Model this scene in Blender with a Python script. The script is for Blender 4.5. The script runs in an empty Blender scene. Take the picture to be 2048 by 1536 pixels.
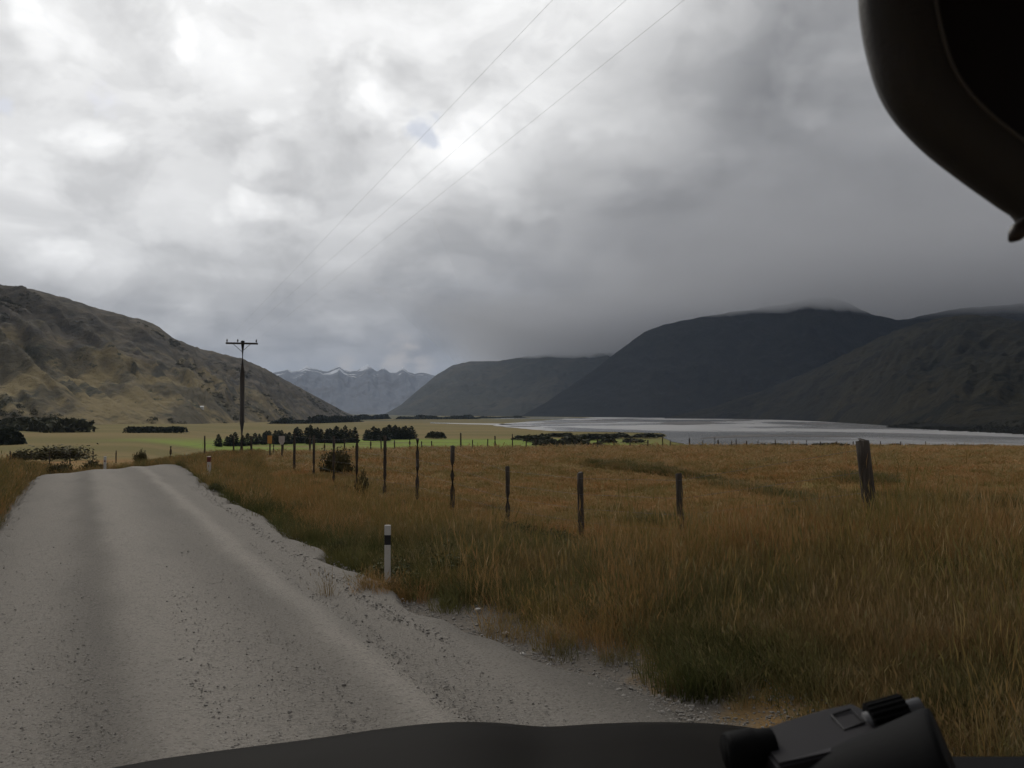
import bpy, bmesh, math, random
import numpy as np
from mathutils import Vector, Matrix

random.seed(7); RNG = np.random.default_rng(7)
SC = bpy.context.scene
COL = SC.collection
R = math.radians

# ------------------------------------------------------------------ camera
F = 1730.0                       # focal length in photo pixels (2048 wide)
HORIZON = 825.0
PITCH = math.atan((HORIZON - 768.0) / F)
EYE = 1.7
cam_d = bpy.data.cameras.new('camera'); cam = bpy.data.objects.new('camera', cam_d); COL.objects.link(cam)
cam_d.sensor_width = 36.0; cam_d.lens = F / 2048.0 * 36.0
cam_d.clip_start = 0.05; cam_d.clip_end = 200000.0
cam.location = (0, 0, EYE); cam.rotation_euler = (math.pi / 2 + PITCH, 0, 0)
cam_d.dof.use_dof = True; cam_d.dof.focus_distance = 40.0; cam_d.dof.aperture_fstop = 20.0
SC.camera = cam

# ------------------------------------------------------------------ sky, sun, exposure
SUN_AZ, SUN_EL = R(-22), R(36)   # behind the clouds, ahead and to the left
sun_dir = Vector((math.sin(SUN_AZ) * math.cos(SUN_EL), math.cos(SUN_AZ) * math.cos(SUN_EL), math.sin(SUN_EL)))
sun_d = bpy.data.lights.new('sun', 'SUN'); sun_d.energy = 1.3; sun_d.angle = R(22); sun_d.color = (1.0, 0.95, 0.87)
sun = bpy.data.objects.new('sun', sun_d); COL.objects.link(sun)
sun.rotation_euler = sun_dir.to_track_quat('Z', 'Y').to_euler()

world = bpy.data.worlds.new('World'); SC.world = world; world.use_nodes = True
wt = world.node_tree; wt.nodes.clear()
def wn(t, **k):
    n = wt.nodes.new(t)
    for a, b in k.items(): setattr(n, a, b)
    return n
def wl(a, b): wt.links.new(a, b)
def wmath(op, a, b=None, c=None):
    n = wn('ShaderNodeMath', operation=op)
    for i, v in enumerate((a, b, c)):
        if v is None: continue
        if isinstance(v, (int, float)): n.inputs[i].default_value = v
        else: wl(v, n.inputs[i])
    return n.outputs[0]
def wramp(fac, stops, mode='EASE'):
    n = wn('ShaderNodeValToRGB'); n.color_ramp.interpolation = mode
    e = n.color_ramp.elements
    while len(e) < len(stops): e.new(0.5)
    for el, (p, c) in zip(e, stops):
        el.position = p; el.color = (c, c, c, 1) if isinstance(c, (int, float)) else (*c, 1)
    wl(fac, n.inputs[0]); return n.outputs[0]
tc = wn('ShaderNodeTexCoord'); D = tc.outputs['Generated']
sep = wn('ShaderNodeSeparateXYZ'); wl(D, sep.inputs[0])
zc = wmath('MAXIMUM', sep.outputs[2], 0.0)
den = wmath('ADD', zc, 0.20)
comb = wn('ShaderNodeCombineXYZ')
wl(wmath('DIVIDE', sep.outputs[0], den), comb.inputs[0]); wl(wmath('DIVIDE', sep.outputs[1], den), comb.inputs[1])
def wnoise(scale, detail, rough, dist, off=(0, 0, 0)):
    m = wn('ShaderNodeMapping'); m.inputs['Location'].default_value = off; wl(comb.outputs[0], m.inputs[0])
    n = wn('ShaderNodeTexNoise'); wl(m.outputs[0], n.inputs['Vector'])
    n.inputs['Scale'].default_value = scale; n.inputs['Detail'].default_value = detail
    n.inputs['Roughness'].default_value = rough; n.inputs['Distortion'].default_value = dist
    return n.outputs[0]
def dnoise(scale, detail, rough, dist, off, st=(1, 1, 1)):
    m = wn('ShaderNodeMapping'); m.inputs['Location'].default_value = off; m.inputs['Scale'].default_value = st; wl(D, m.inputs[0])
    n = wn('ShaderNodeTexNoise'); wl(m.outputs[0], n.inputs['Vector'])
    n.inputs['Scale'].default_value = scale; n.inputs['Detail'].default_value = detail
    n.inputs['Roughness'].default_value = rough; n.inputs['Distortion'].default_value = dist
    return n.outputs[0]
nA = wnoise(2.2, 8, 0.52, 0.3, (3.1, 1.7, 0)); nB = wnoise(0.8, 3, 0.5, 0.2, (7.3, 2.2, 0)); nC = dnoise(8.5, 8, 0.53, 0.25, (0.4, 5.2, 0), (1, 1, 1.5))
# heaped cloud: rounded cells, warped
wv = wn('ShaderNodeTexNoise'); wl(D, wv.inputs['Vector']); wv.inputs['Scale'].default_value = 6.0; wv.inputs['Detail'].default_value = 5
wa = wn('ShaderNodeVectorMath', operation='MULTIPLY_ADD'); wl(wv.outputs['Color'], wa.inputs[0]); wa.inputs[1].default_value = (0.22, 0.22, 0.22)
wm_ = wn('ShaderNodeMapping'); wm_.inputs['Scale'].default_value = (1, 1, 1.45); wl(D, wm_.inputs[0]); wl(wm_.outputs[0], wa.inputs[2])
vor = wn('ShaderNodeTexVoronoi', feature='F1'); wl(wa.outputs[0], vor.inputs['Vector']); vor.inputs['Scale'].default_value = 7.5; vor.inputs['Detail'].default_value = 2.0; vor.inputs['Roughness'].default_value = 0.45
puff = wramp(vor.outputs['Distance'], [(0.10, 1.16), (0.42, 0.98), (0.75, 0.80)])
dot = wn('ShaderNodeVectorMath', operation='DOT_PRODUCT'); wl(D, dot.inputs[0]); dot.inputs[1].default_value = sun_dir
glow = wramp(wmath('MULTIPLY_ADD', dot.outputs['Value'], 0.5, 0.5),
             [(0.0, 0.305), (0.80, 0.305), (0.895, 0.335), (0.925, 0.60), (0.955, 1.0), (0.975, 1.08), (1.0, 1.08)])
sA = wramp(nA, [(0.30, 0.80), (0.5, 1.0), (0.66, 1.14)])
sB = wramp(nB, [(0.3, 0.88), (0.7, 1.12)])
sC = wramp(nC, [(0.35, 0.82), (0.47, 0.96), (0.54, 1.06), (0.66, 1.14)])
low = wramp(zc, [(0.0, 0.78), (0.10, 0.80), (0.24, 1.0), (0.45, 1.10), (1.0, 1.85)])   # overcast: brighter towards the zenith
val = wmath('MULTIPLY', wmath('MULTIPLY', wmath('MULTIPLY', glow, puff), sA), wmath('MULTIPLY', wmath('MULTIPLY', sB, sC), low))
tint = wramp(val, [(0.15, (0.985, 0.99, 1.025)), (0.5, (1.0, 1.0, 1.005)), (0.9, (1.0, 1.0, 0.995))], 'LINEAR')
cl = wn('ShaderNodeVectorMath', operation='SCALE'); wl(tint, cl.inputs[0]); wl(wmath('MULTIPLY', val, 10.0), cl.inputs['Scale'])
sky = wn('ShaderNodeTexSky', sky_type='NISHITA'); sky.sun_disc = False; sky.sun_elevation = SUN_EL; sky.sun_rotation = SUN_AZ
def px_dir(u, v):
    x, z = (u - 1024) / F, -(v - 768) / F
    d = Vector((x, math.cos(PITCH) - z * math.sin(PITCH), math.sin(PITCH) + z * math.cos(PITCH))); return d.normalized()
# small breaks in the overcast where blue shows through
hole = None
for (u, v, w) in ((850, 257, 0.026), (214, 204, 0.018), (8, 212, 0.012)):
    dd = wn('ShaderNodeVectorMath', operation='DISTANCE'); wl(D, dd.inputs[0]); dd.inputs[1].default_value = px_dir(u, v)
    q = wmath('DIVIDE', dd.outputs['Value'], w)
    q = wmath('ADD', q, wmath('MULTIPLY_ADD', dnoise(45, 4, 0.5, 0, (1, 2, 3)), 2.4, -1.2))
    h = wramp(q, [(0.15, 0.0), (1.25, 1.0)])
    hole = h if hole is None else wmath('MULTIPLY', hole, h)
# a thin, creamy break low over the far range
brk = None
for (u, v, w) in ((800, 722, 0.030), (840, 735, 0.026), (690, 730, 0.020)):
    dd = wn('ShaderNodeVectorMath', operation='DISTANCE'); wl(D, dd.inputs[0]); dd.inputs[1].default_value = px_dir(u, v)
    q = wmath('ADD', wmath('DIVIDE', dd.outputs['Value'], w), wmath('MULTIPLY_ADD', dnoise(38, 4, 0.5, 0, (4, 1, 3), (1, 1, 2)), 2.2, -1.1))
    h = wramp(q, [(0.0, 0.15), (1.3, 1.0)]); brk = h if brk is None else wmath('MULTIPLY', brk, h)
brm = wn('ShaderNodeMix', data_type='RGBA'); wl(brk, brm.inputs[0]); brm.inputs[6].default_value = (4.7, 4.35, 4.0, 1); wl(cl.outputs[0], brm.inputs[7])
mixc = wn('ShaderNodeMix', data_type='RGBA'); wl(wmath('MULTIPLY_ADD', hole, 0.7, 0.3), mixc.inputs[0]); skd = wn('ShaderNodeVectorMath', operation='SCALE'); wl(sky.outputs[0], skd.inputs[0]); skd.inputs['Scale'].default_value = 0.75; wl(skd.outputs[0], mixc.inputs[6]); wl(brm.outputs[2], mixc.inputs[7])
bg = wn('ShaderNodeBackground'); bg.inputs['Strength'].default_value = 0.1; wl(mixc.outputs[2], bg.inputs['Color'])
wo = wn('ShaderNodeOutputWorld'); wl(bg.outputs[0], wo.inputs['Surface'])

SC.view_settings.view_transform = 'Standard'; SC.view_settings.look = 'None'
SC.view_settings.exposure = 0.0; SC.view_settings.gamma = 1.0; SC.view_settings.use_curve_mapping = False
SC.render.engine = 'CYCLES'
SC.cycles.use_denoising = True
SC.cycles.max_bounces = 6; SC.cycles.use_adaptive_sampling = True; SC.cycles.adaptive_threshold = 0.02; SC.cycles.diffuse_bounces = 2; SC.cycles.glossy_bounces = 3; SC.cycles.transparent_max_bounces = 12
SC.cycles.volume_bounces = 3

# ------------------------------------------------------------------ helpers
def P(u, v, Z):
    """world point seen at photo pixel (u, v) at the horizontal depth Z in front of the camera"""
    d = px_dir(u, v); k = Z / d.y
    return Vector((d.x * k, d.y * k, EYE + d.z * k))
def sstep(a, b, x):
    t = np.clip((np.asarray(x, float) - a) / (b - a), 0, 1); return t * t * (3 - 2 * t)
def _h(ix, iy, s):
    v = np.sin(ix * 127.1 + iy * 311.7 + s * 74.7) * 43758.5453
    return v - np.floor(v)
def vnoise(x, y, s=0):
    x = np.asarray(x, float); y = np.asarray(y, float)
    ix, iy = np.floor(x), np.floor(y); fx, fy = x - ix, y - iy
    fx = fx * fx * fx * (fx * (fx * 6 - 15) + 10); fy = fy * fy * fy * (fy * (fy * 6 - 15) + 10)
    a, b, c, d = _h(ix, iy, s), _h(ix + 1, iy, s), _h(ix, iy + 1, s), _h(ix + 1, iy + 1, s)
    return (a + (b - a) * fx) * (1 - fy) + (c + (d - c) * fx) * fy
def fbm(x, y, s=0, o=5, g=0.5):
    t = 0; a = 1; n = 0
    for i in range(o):
        t = t + a * (vnoise(x, y, s + i * 3.3) - 0.5) * 2; n += a; a *= g; x = x * 2.03 + 17.1; y = y * 2.03 + 5.7
    return t / n
def tag(o, label=None, cat=None, group=None, kind=None):
    if label: o['label'] = label
    if cat: o['category'] = cat
    if group: o['group'] = group
    if kind: o['kind'] = kind
    return o
def link(o, parent=None):
    COL.objects.link(o)
    if parent is not None: o.parent = parent
    return o
def empty(name, loc=(0, 0, 0), rz=0.0):
    o = bpy.data.objects.new(name, None); o.location = loc; o.rotation_euler = (0, 0, rz); o.empty_display_size = 0.3
    COL.objects.link(o); return o
def mesh_obj(name, V, Fc, m, parent=None, smooth=False, linkit=True):
    me = bpy.data.meshes.new(name)
    me.from_pydata([tuple(v) for v in V], [], [tuple(f) for f in Fc]); me.update()
    if m: me.materials.append(m)
    if smooth: me.polygons.foreach_set('use_smooth', [True] * len(me.polygons))
    o = bpy.data.objects.new(name, me)
    if linkit: link(o, parent)
    return o
def np_mesh(name, V, Q, m, parent=None, smooth=True, linkit=True):
    """fast mesh from an (n,3) array and an (m,3|4) index array"""
    V = np.ascontiguousarray(V, np.float32); Q = np.ascontiguousarray(Q, np.int32); k = Q.shape[1]
    me = bpy.data.meshes.new(name)
    me.vertices.add(len(V)); me.vertices.foreach_set('co', V.ravel())
    me.loops.add(Q.size); me.loops.foreach_set('vertex_index', Q.ravel())
    me.polygons.add(len(Q)); me.polygons.foreach_set('loop_start', np.arange(0, Q.size, k, dtype=np.int32))
    me.polygons.foreach_set('loop_total', np.full(len(Q), k, np.int32))
    me.polygons.foreach_set('use_smooth', np.full(len(Q), smooth, bool))
    me.update(calc_edges=True); me.validate()
    if m: me.materials.append(m)
    o = bpy.data.objects.new(name, me)
    if linkit: link(o, parent)
    return o
def grid_quads(nr, nc, wrap=False):
    i = np.arange(nr - 1)[:, None]; j = np.arange(nc if wrap else nc - 1)[None, :]
    j2 = (j + 1) % nc
    return np.stack([i * nc + j, i * nc + j2, (i + 1) * nc + j2, (i + 1) * nc + j], -1).reshape(-1, 4)
def bm_obj(name, bm, m, parent=None, smooth=False):
    me = bpy.data.meshes.new(name); bm.to_mesh(me); bm.free()
    if m: me.materials.append(m)
    if smooth: me.polygons.foreach_set('use_smooth', [True] * len(me.polygons))
    return link(bpy.data.objects.new(name, me), parent)
def tube(bm, pts, rad, seg=10, cap=True, squash=1.0):
    """swept tube through pts; rad a number or a list"""
    pts = [Vector(p) for p in pts]; n = len(pts)
    rad = [rad] * n if isinstance(rad, (int, float)) else rad
    rings = []; up = Vector((0, 0, 1))
    for i, p in enumerate(pts):
        t = (pts[min(i + 1, n - 1)] - pts[max(i - 1, 0)]).normalized()
        a = t.cross(up)
        if a.length < 1e-3: a = t.cross(Vector((1, 0, 0)))
        a.normalize(); b = a.cross(t).normalized()
        rings.append([bm.verts.new(p + (a * math.cos(q) + b * math.sin(q) * squash) * rad[i]) for q in (2 * math.pi * k / seg for k in range(seg))])
    for r0, r1 in zip(rings, rings[1:]):
        for k in range(seg): bm.faces.new((r0[k], r0[(k + 1) % seg], r1[(k + 1) % seg], r1[k]))
    if cap:
        bm.faces.new(rings[0][::-1]); bm.faces.new(rings[-1])
def box(bm, c, s, rot=None, bev=0.0):
    M = Matrix.Translation(c) @ (rot.to_4x4() if rot else Matrix()) @ Matrix.Diagonal((*s, 1))
    r = bmesh.ops.create_cube(bm, size=1.0, matrix=M)
    if bev:
        es = list({e for v in r['verts'] for e in v.link_edges})
        bmesh.ops.bevel(bm, geom=es, offset=bev, segments=2, affect='EDGES', profile=0.6)

# ------------------------------------------------------------------ materials
def mat(name, base, rough=0.85, spec=0.25, noise=None, bump=None, coord='Object', metallic=0.0):
    """noise: list of (scale, colour, low, high, detail) layered over base; bump: (scale, strength, distance)"""
    m = bpy.data.materials.new(name); m.use_nodes = True; t = m.node_tree; b = t.nodes['Principled BSDF']
    b.inputs['Roughness'].default_value = rough; b.inputs['Specular IOR Level'].default_value = spec; b.inputs['Metallic'].default_value = metallic
    c = t.nodes.new('ShaderNodeTexCoord')
    geo = t.nodes.new('ShaderNodeNewGeometry')
    vec = geo.outputs['Position'] if coord == 'World' else c.outputs[coord]
    out = None
    rgb = t.nodes.new('ShaderNodeRGB'); rgb.outputs[0].default_value = (*base, 1); out = rgb.outputs[0]
    for i, ly in enumerate(noise or []):
        sc, colr, lo, hi, det = ly[:5]; stretch = ly[5] if len(ly) > 5 else (1, 1, 1)
        mp = t.nodes.new('ShaderNodeMapping'); mp.inputs['Location'].default_value = (i * 13.7, i * 5.1, 0); mp.inputs['Scale'].default_value = stretch
        t.links.new(vec, mp.inputs[0])
        n = t.nodes.new('ShaderNodeTexNoise'); n.inputs['Scale'].default_value = sc; n.inputs['Detail'].default_value = det; n.inputs['Roughness'].default_value = 0.6
        t.links.new(mp.outputs[0], n.inputs['Vector'])
        r = t.nodes.new('ShaderNodeMapRange'); r.inputs['From Min'].default_value = lo; r.inputs['From Max'].default_value = hi; r.interpolation_type = 'SMOOTHSTEP'
        t.links.new(n.outputs[0], r.inputs[0])
        x = t.nodes.new('ShaderNodeMix'); x.data_type = 'RGBA'; t.links.new(r.outputs[0], x.inputs[0]); t.links.new(out, x.inputs[6]); x.inputs[7].default_value = (*colr, 1)
        out = x.outputs[2]
    t.links.new(out, b.inputs['Base Color'])
    if bump:
        n = t.nodes.new('ShaderNodeTexNoise'); n.inputs['Scale'].default_value = bump[0]; n.inputs['Detail'].default_value = 6; n.inputs['Roughness'].default_value = 0.65
        t.links.new(vec, n.inputs['Vector'])
        bp = t.nodes.new('ShaderNodeBump'); bp.inputs['Strength'].default_value = bump[1]; bp.inputs['Distance'].default_value = bump[2]
        t.links.new(n.outputs[0], bp.inputs['Height']); t.links.new(bp.outputs[0], b.inputs['Normal'])
    m['out_color'] = 1
    return m
def color_socket(m):
    b = m.node_tree.nodes['Principled BSDF']; return b.inputs['Base Color'].links[0].from_socket, b

M_wood = mat('weathered_post_wood', (0.060, 0.050, 0.042), 0.9, 0.1, [(6, (0.11, 0.095, 0.08), 0.45, 0.75, 6, (6, 6, 0.6)), (30, (0.03, 0.025, 0.02), 0.55, 0.8, 4, (3, 3, 0.3))], (40, 0.5, 0.01))
M_pole = mat('tarred_pole_wood', (0.050, 0.045, 0.042), 0.85, 0.15, [(4, (0.085, 0.075, 0.065), 0.45, 0.7, 6, (5, 5, 0.3))], (30, 0.4, 0.01))
M_steel = mat('galvanised_steel', (0.10, 0.10, 0.11), 0.6, 0.4)
M_alu = mat('weathered_aluminium_wire', (0.42, 0.42, 0.43), 0.6, 0.3)
M_porc = mat('dark_porcelain', (0.035, 0.025, 0.022), 0.3, 0.5)
M_white = mat('white_post_paint', (0.46, 0.44, 0.41), 0.6, 0.3, [(9, (0.42, 0.38, 0.33), 0.5, 0.8, 6), (40, (0.3, 0.26, 0.21), 0.62, 0.8, 4)])
M_black = mat('black_post_paint', (0.012, 0.012, 0.013), 0.5, 0.3)
M_red = mat('red_reflector', (0.13, 0.025, 0.02), 0.4, 0.5)
M_orange = mat('orange_sign_face', (0.48, 0.24, 0.06), 0.5, 0.3)
M_pale = mat('pale_sign_back', (0.42, 0.38, 0.35), 0.6, 0.3, [(3, (0.34, 0.30, 0.27), 0.45, 0.7, 4)])

# ------------------------------------------------------------------ terrain
TH = math.atan((1024 - 160) / F)            # the road heads this far left of the view axis
CT, ST = math.cos(TH), math.sin(TH)
def st_of(x, y): return x * CT + y * ST, -x * ST + y * CT
def xy_of(s, t): return s * CT - t * ST, s * ST + t * CT
S_L, S_R = -1.0, 2.6                        # road edges, across
def redge(t): return S_R + 0.62 * sstep(7.5, 3.2, t) + 0.38 * sstep(20, 34, t)   # right edge: wider close by and at the crest
PLAIN = -18.5
def road_z(s, t):
    tc_ = 31.3 + 0.97 * s
    d = np.maximum(0, t - (tc_ - 7.0)); d2 = np.maximum(0, d - 14)
    z = -0.0040 * (np.minimum(d, 14) ** 2) - 0.112 * d2
    return z - 0.006 * (s - 1) ** 2
AZ_E = np.radians([-60, -24, -19.8, -10.6, -4.1, 10.4, 21.3, 30.6, 60]); R_E = np.array([64, 64, 66, 73, 82, 92, 106, 140, 170.0])
def ground(x, y):
    x = np.asarray(x, float); y = np.asarray(y, float)
    s, t = st_of(x, y); r = np.hypot(x, y); az = np.arctan2(x, y)
    re = np.interp(az, AZ_E, R_E)
    # right side: a terrace that slopes gently, then a scarp down to the lake flats
    zr = -0.0235 * np.maximum(0, r - 6) * (1 - 0)
    plain = PLAIN + 5.5 * sstep(R(-13), R(-26), az) * sstep(150, 900, r) + 0.35 * fbm(x / 120, y / 120, 4, 3) * sstep(200, 500, r) * 0
    zr = zr + (plain - zr) * sstep(re, re + 110, r)
    zl = np.interp(r, [0, 20, 34, 60, 122, 300, 600, 900], [0, 0.0, -0.35, -1.8, -4.8, -11.8, -12.8, -13.0])
    wl_ = sstep(R(-18), R(-24), az) * (np.cos(az) > -0.2)
    z = zr * (1 - wl_) + zl * wl_
    # undulation of verge and field
    near = sstep(160, 60, r)
    z = z + near * (0.13 * fbm(x / 7, y / 7, 1, 4) + 0.05 * fbm(x / 1.3, y / 1.3, 2, 3)) * sstep(3.0, 5.0, np.abs(s - 1))
    # hump beside the strainer post, hollow along the middle of the fence
    z = z + 0.42 * np.exp(-(((x - 4.3) / 2.6) ** 2 + ((y - 9.3) / 3.4) ** 2)) * sstep(3.4, 5, s)
    z = z - 0.12 * np.exp(-(((x - 0.4) / 3.2) ** 2 + ((y - 17) / 4.5) ** 2)) * sstep(3.6, 5, s)
    z = z - 0.30 * sstep(4.3, 7.0, s) * np.maximum(sstep(11.0, 14.0, y), sstep(8.5, 11.5, y) * sstep(4.0, 2.4, x)) * sstep(46, 24, r)
    # drain line in the field
    a0, b0 = np.array([1.5, 46.0]), np.array([13.5, 23.0]); ab = b0 - a0
    k = np.clip(((x - a0[0]) * ab[0] + (y - a0[1]) * ab[1]) / (ab @ ab), 0, 1.6)
    dd = np.hypot(x - a0[0] - k * ab[0], y - a0[1] - k * ab[1])
    z = z - 0.45 * np.exp(-(dd / 1.1) ** 2)
    # bank on the left of the road
    z = z + 0.42 * sstep(-1.1, -2.4, s) * sstep(4, 12, t) * sstep(36, 26, t) * near
    # bed of the road
    bed = road_z(s, t) - 0.07
    edge = sstep(0.9, 0.15, s - redge(t)) * sstep(S_L - 0.7, S_L - 0.1, s) * sstep(75, 55, t) * (t > -14)
    return z * (1 - edge) + bed * edge

# ground sheet: a polar fan from underfoot to the horizon
angs = np.radians(np.concatenate([np.arange(-180, -50, 5.0), np.arange(-50, 50, 0.28), np.arange(50, 180, 5.0)]))
rads = np.concatenate([[0.4], np.geomspace(0.9, 260, 250), np.geomspace(268, 60000, 90)])
RR, AA = np.meshgrid(rads, angs, indexing='ij')
GX, GY = RR * np.sin(AA), RR * np.cos(AA)
GZ = ground(GX, GY)
# pasture / dry grass colours live in the material
M_ground = mat('dry_grassland', (0.215, 0.122, 0.045), 0.95, 0.05,
    [(0.10, (0.165, 0.125, 0.042), 0.42, 0.60, 5), (0.45, (0.26, 0.155, 0.062), 0.5, 0.72, 6), (1.7, (0.12, 0.095, 0.034), 0.55, 0.75, 6), (0.06, (0.27, 0.13, 0.048), 0.55, 0.7, 4)], (5.0, 0.6, 0.12), 'World')
# beyond the terrace: green paddocks and tawny flats in broad bands
def ground_bands(m):
    t = m.node_tree; src, b = color_socket(m)
    geo = t.nodes.new('ShaderNodeNewGeometry'); sp = t.nodes.new('ShaderNodeSeparateXYZ'); t.links.new(geo.outputs['Position'], sp.inputs[0])
    def rng(sock, a, c):
        n = t.nodes.new('ShaderNodeMapRange'); n.interpolation_type = 'SMOOTHSTEP'; n.inputs['From Min'].default_value = a; n.inputs['From Max'].default_value = c
        t.links.new(sock, n.inputs[0]); return n.outputs[0]
    def mul(a, c):
        n = t.nodes.new('ShaderNodeMath'); n.operation = 'MULTIPLY'; t.links.new(a, n.inputs[0]); t.links.new(c, n.inputs[1]); return n.outputs[0]
    def noise(sc, st, lo, hi):
        mp = t.nodes.new('ShaderNodeMapping'); mp.inputs['Scale'].default_value = st; t.links.new(geo.outputs['Position'], mp.inputs[0])
        n = t.nodes.new('ShaderNodeTexNoise'); n.inputs['Scale'].default_value = sc; n.inputs['Detail'].default_value = 5; t.links.new(mp.outputs[0], n.inputs['Vector'])
        return rng(n.outputs[0], lo, hi)
    def mix(f, a, colr):
        x = t.nodes.new('ShaderNodeMix'); x.data_type = 'RGBA'; t.links.new(f, x.inputs[0]); t.links.new(a, x.inputs[6]); x.inputs[7].default_value = (*colr, 1); return x.outputs[2]
    far = rng(sp.outputs[1], 130, 220)                    # flats
    c = mix(far, src, (0.185, 0.138, 0.056))
    c = mix(mul(far, noise(0.012, (0.35, 1, 1), 0.40, 0.58)), c, (0.140, 0.118, 0.042))
    gp = mul(mul(rng(sp.outputs[1], 400, 470), rng(sp.outputs[1], 700, 610)), mul(rng(sp.outputs[0], -225, -170), rng(sp.outputs[0], 150, 20)))
    c = mix(mul(gp, noise(0.02, (0.3, 1, 1), 0.22, 0.45)), c, (0.17, 0.225, 0.040))
    c = mix(mul(rng(sp.outputs[1], 1500, 2200), noise(0.0012, (1, 1, 1), 0.35, 0.6)), c, (0.07, 0.075, 0.05))
    # gritty shoulder beside the road
    dt = t.nodes.new('ShaderNodeVectorMath'); dt.operation = 'DOT_PRODUCT'; t.links.new(geo.outputs['Position'], dt.inputs[0]); dt.inputs[1].default_value = (CT, ST, 0)
    nz = t.nodes.new('ShaderNodeTexNoise'); nz.inputs['Scale'].default_value = 2.5; nz.inputs['Detail'].default_value = 6; t.links.new(geo.outputs['Position'], nz.inputs['Vector'])
    ad = t.nodes.new('ShaderNodeMath'); ad.operation = 'MULTIPLY_ADD'; ad.inputs[1].default_value = 1.6; t.links.new(nz.outputs[0], ad.inputs[0]); t.links.new(dt.outputs['Value'], ad.inputs[2])
    c = mix(mul(mul(rng(ad.outputs[0], S_R + 2.1, S_R + 1.5), rng(dt.outputs['Value'], S_L - 1.0, S_L - 0.5)), rng(sp.outputs[1], 40, 34)), c, (0.135, 0.12, 0.102))
    t.links.new(c, b.inputs['Base Color'])
ground_bands(M_ground)
g = np_mesh('ground', np.stack([GX, GY, GZ], -1).reshape(-1, 3), grid_quads(len(rads), len(angs), True)[:, ::-1], M_ground)
tag(g, kind='structure')

# gravel road, local x across and y along
def road():
    ts = np.concatenate([np.arange(-8, 12, 0.09), np.arange(12, 40, 0.16), np.arange(40, 70, 0.5)])
    k = np.linspace(0, 1, 92)
    T, K = np.meshgrid(ts, k, indexing='ij')
    le = S_L - 0.12 + 0.10 * fbm(ts / 1.1, ts * 0 + 3, 11, 4); ri = redge(ts) + 0.12 + 0.20 * fbm(ts / 0.9, ts * 0 + 9, 12, 4)
    S = le[:, None] + (ri - le)[:, None] * K
    bend = -0.012 * np.maximum(0, T - 42) ** 2
    Z = road_z(S, T)
    rut = lambda c, w: np.exp(-((S - c - 0.06 * fbm(T / 6, T * 0 + c, 5, 2)) / w) ** 2)
    Z = Z - 0.022 * rut(-0.25, 0.28) - 0.022 * rut(1.15, 0.30) - 0.012 * rut(2.2, 0.25) + 0.018 * rut(0.45, 0.22) + 0.02 * rut(1.75, 0.16) + 0.02 * rut(2.75, 0.2)
    Z = Z + 0.003 * fbm(S / 0.10, T / 0.10, 21, 3) + 0.010 * fbm(S / 0.6, T / 0.9, 22, 3)
    fade = np.minimum(K, 1 - K); Z = Z - 0.12 * sstep(0.035, 0.0, fade)
    m = mat('loose_gravel', (0.2566, 0.2341, 0.2038), 0.95, 0.12,
        [(0.55, (0.2306, 0.2118, 0.1856), 0.45, 0.65, 5, (2.2, 0.35, 1)), (9, (0.2175, 0.2003, 0.1747), 0.5, 0.72, 8), (45, (0.1436, 0.1308, 0.1147), 0.50, 0.68, 6), (75, (0.3480, 0.3293, 0.3003), 0.56, 0.72, 4)], (45, 0.9, 0.022))
    t = m.node_tree; src, b = color_socket(m)      # wheel tracks: packed pale fines against darker loose stones
    c = t.nodes.new('ShaderNodeTexCoord'); sp = t.nodes.new('ShaderNodeSeparateXYZ'); t.links.new(c.outputs['Object'], sp.inputs[0])
    nz = t.nodes.new('ShaderNodeTexNoise'); nz.inputs['Scale'].default_value = 0.5; nz.inputs['Detail'].default_value = 3; t.links.new(c.outputs['Object'], nz.inputs['Vector'])
    ad = t.nodes.new('ShaderNodeMath'); ad.operation = 'MULTIPLY_ADD'; ad.inputs[1].default_value = 0.35; t.links.new(nz.outputs[0], ad.inputs[0]); t.links.new(sp.outputs[0], ad.inputs[2])
    rg = t.nodes.new('ShaderNodeMapRange'); rg.inputs['From Min'].default_value = -1.2; rg.inputs['From Max'].default_value = 3.6; t.links.new(ad.outputs[0], rg.inputs[0])
    rp = t.nodes.new('ShaderNodeValToRGB'); e = rp.color_ramp.elements; rp.color_ramp.interpolation = 'B_SPLINE'
    stops = [(0.0, .62), (.13, 1.0), (.25, 1.10), (.325, .58), (.375, 1.30), (.50, 1.10), (.61, .72), (.655, 1.5), (.70, .84), (.80, 1.08), (.87, .74), (.95, .5), (1, .42)]
    while len(e) < len(stops): e.new(0.5)
    for el, (p, v) in zip(e, stops): el.position = p; el.color = (v * .8, v * .8, v * .8, 1)
    t.links.new(rg.outputs[0], rp.inputs[0])
    x = t.nodes.new('ShaderNodeMix'); x.data_type = 'RGBA'; x.blend_type = 'MULTIPLY'; x.inputs[0].default_value = 1.0
    t.links.new(src, x.inputs[6]); t.links.new(rp.outputs[0], x.inputs[7]); t.links.new(x.outputs[2], b.inputs['Base Color'])
    o = np_mesh('gravel_road', np.stack([S + bend, T, Z], -1).reshape(-1, 3), grid_quads(len(ts), len(k))[:, ::-1][:, ::-1], m)
    o.rotation_euler = (0, 0, TH); tag(o, kind='structure')
    return o
road()

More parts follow.
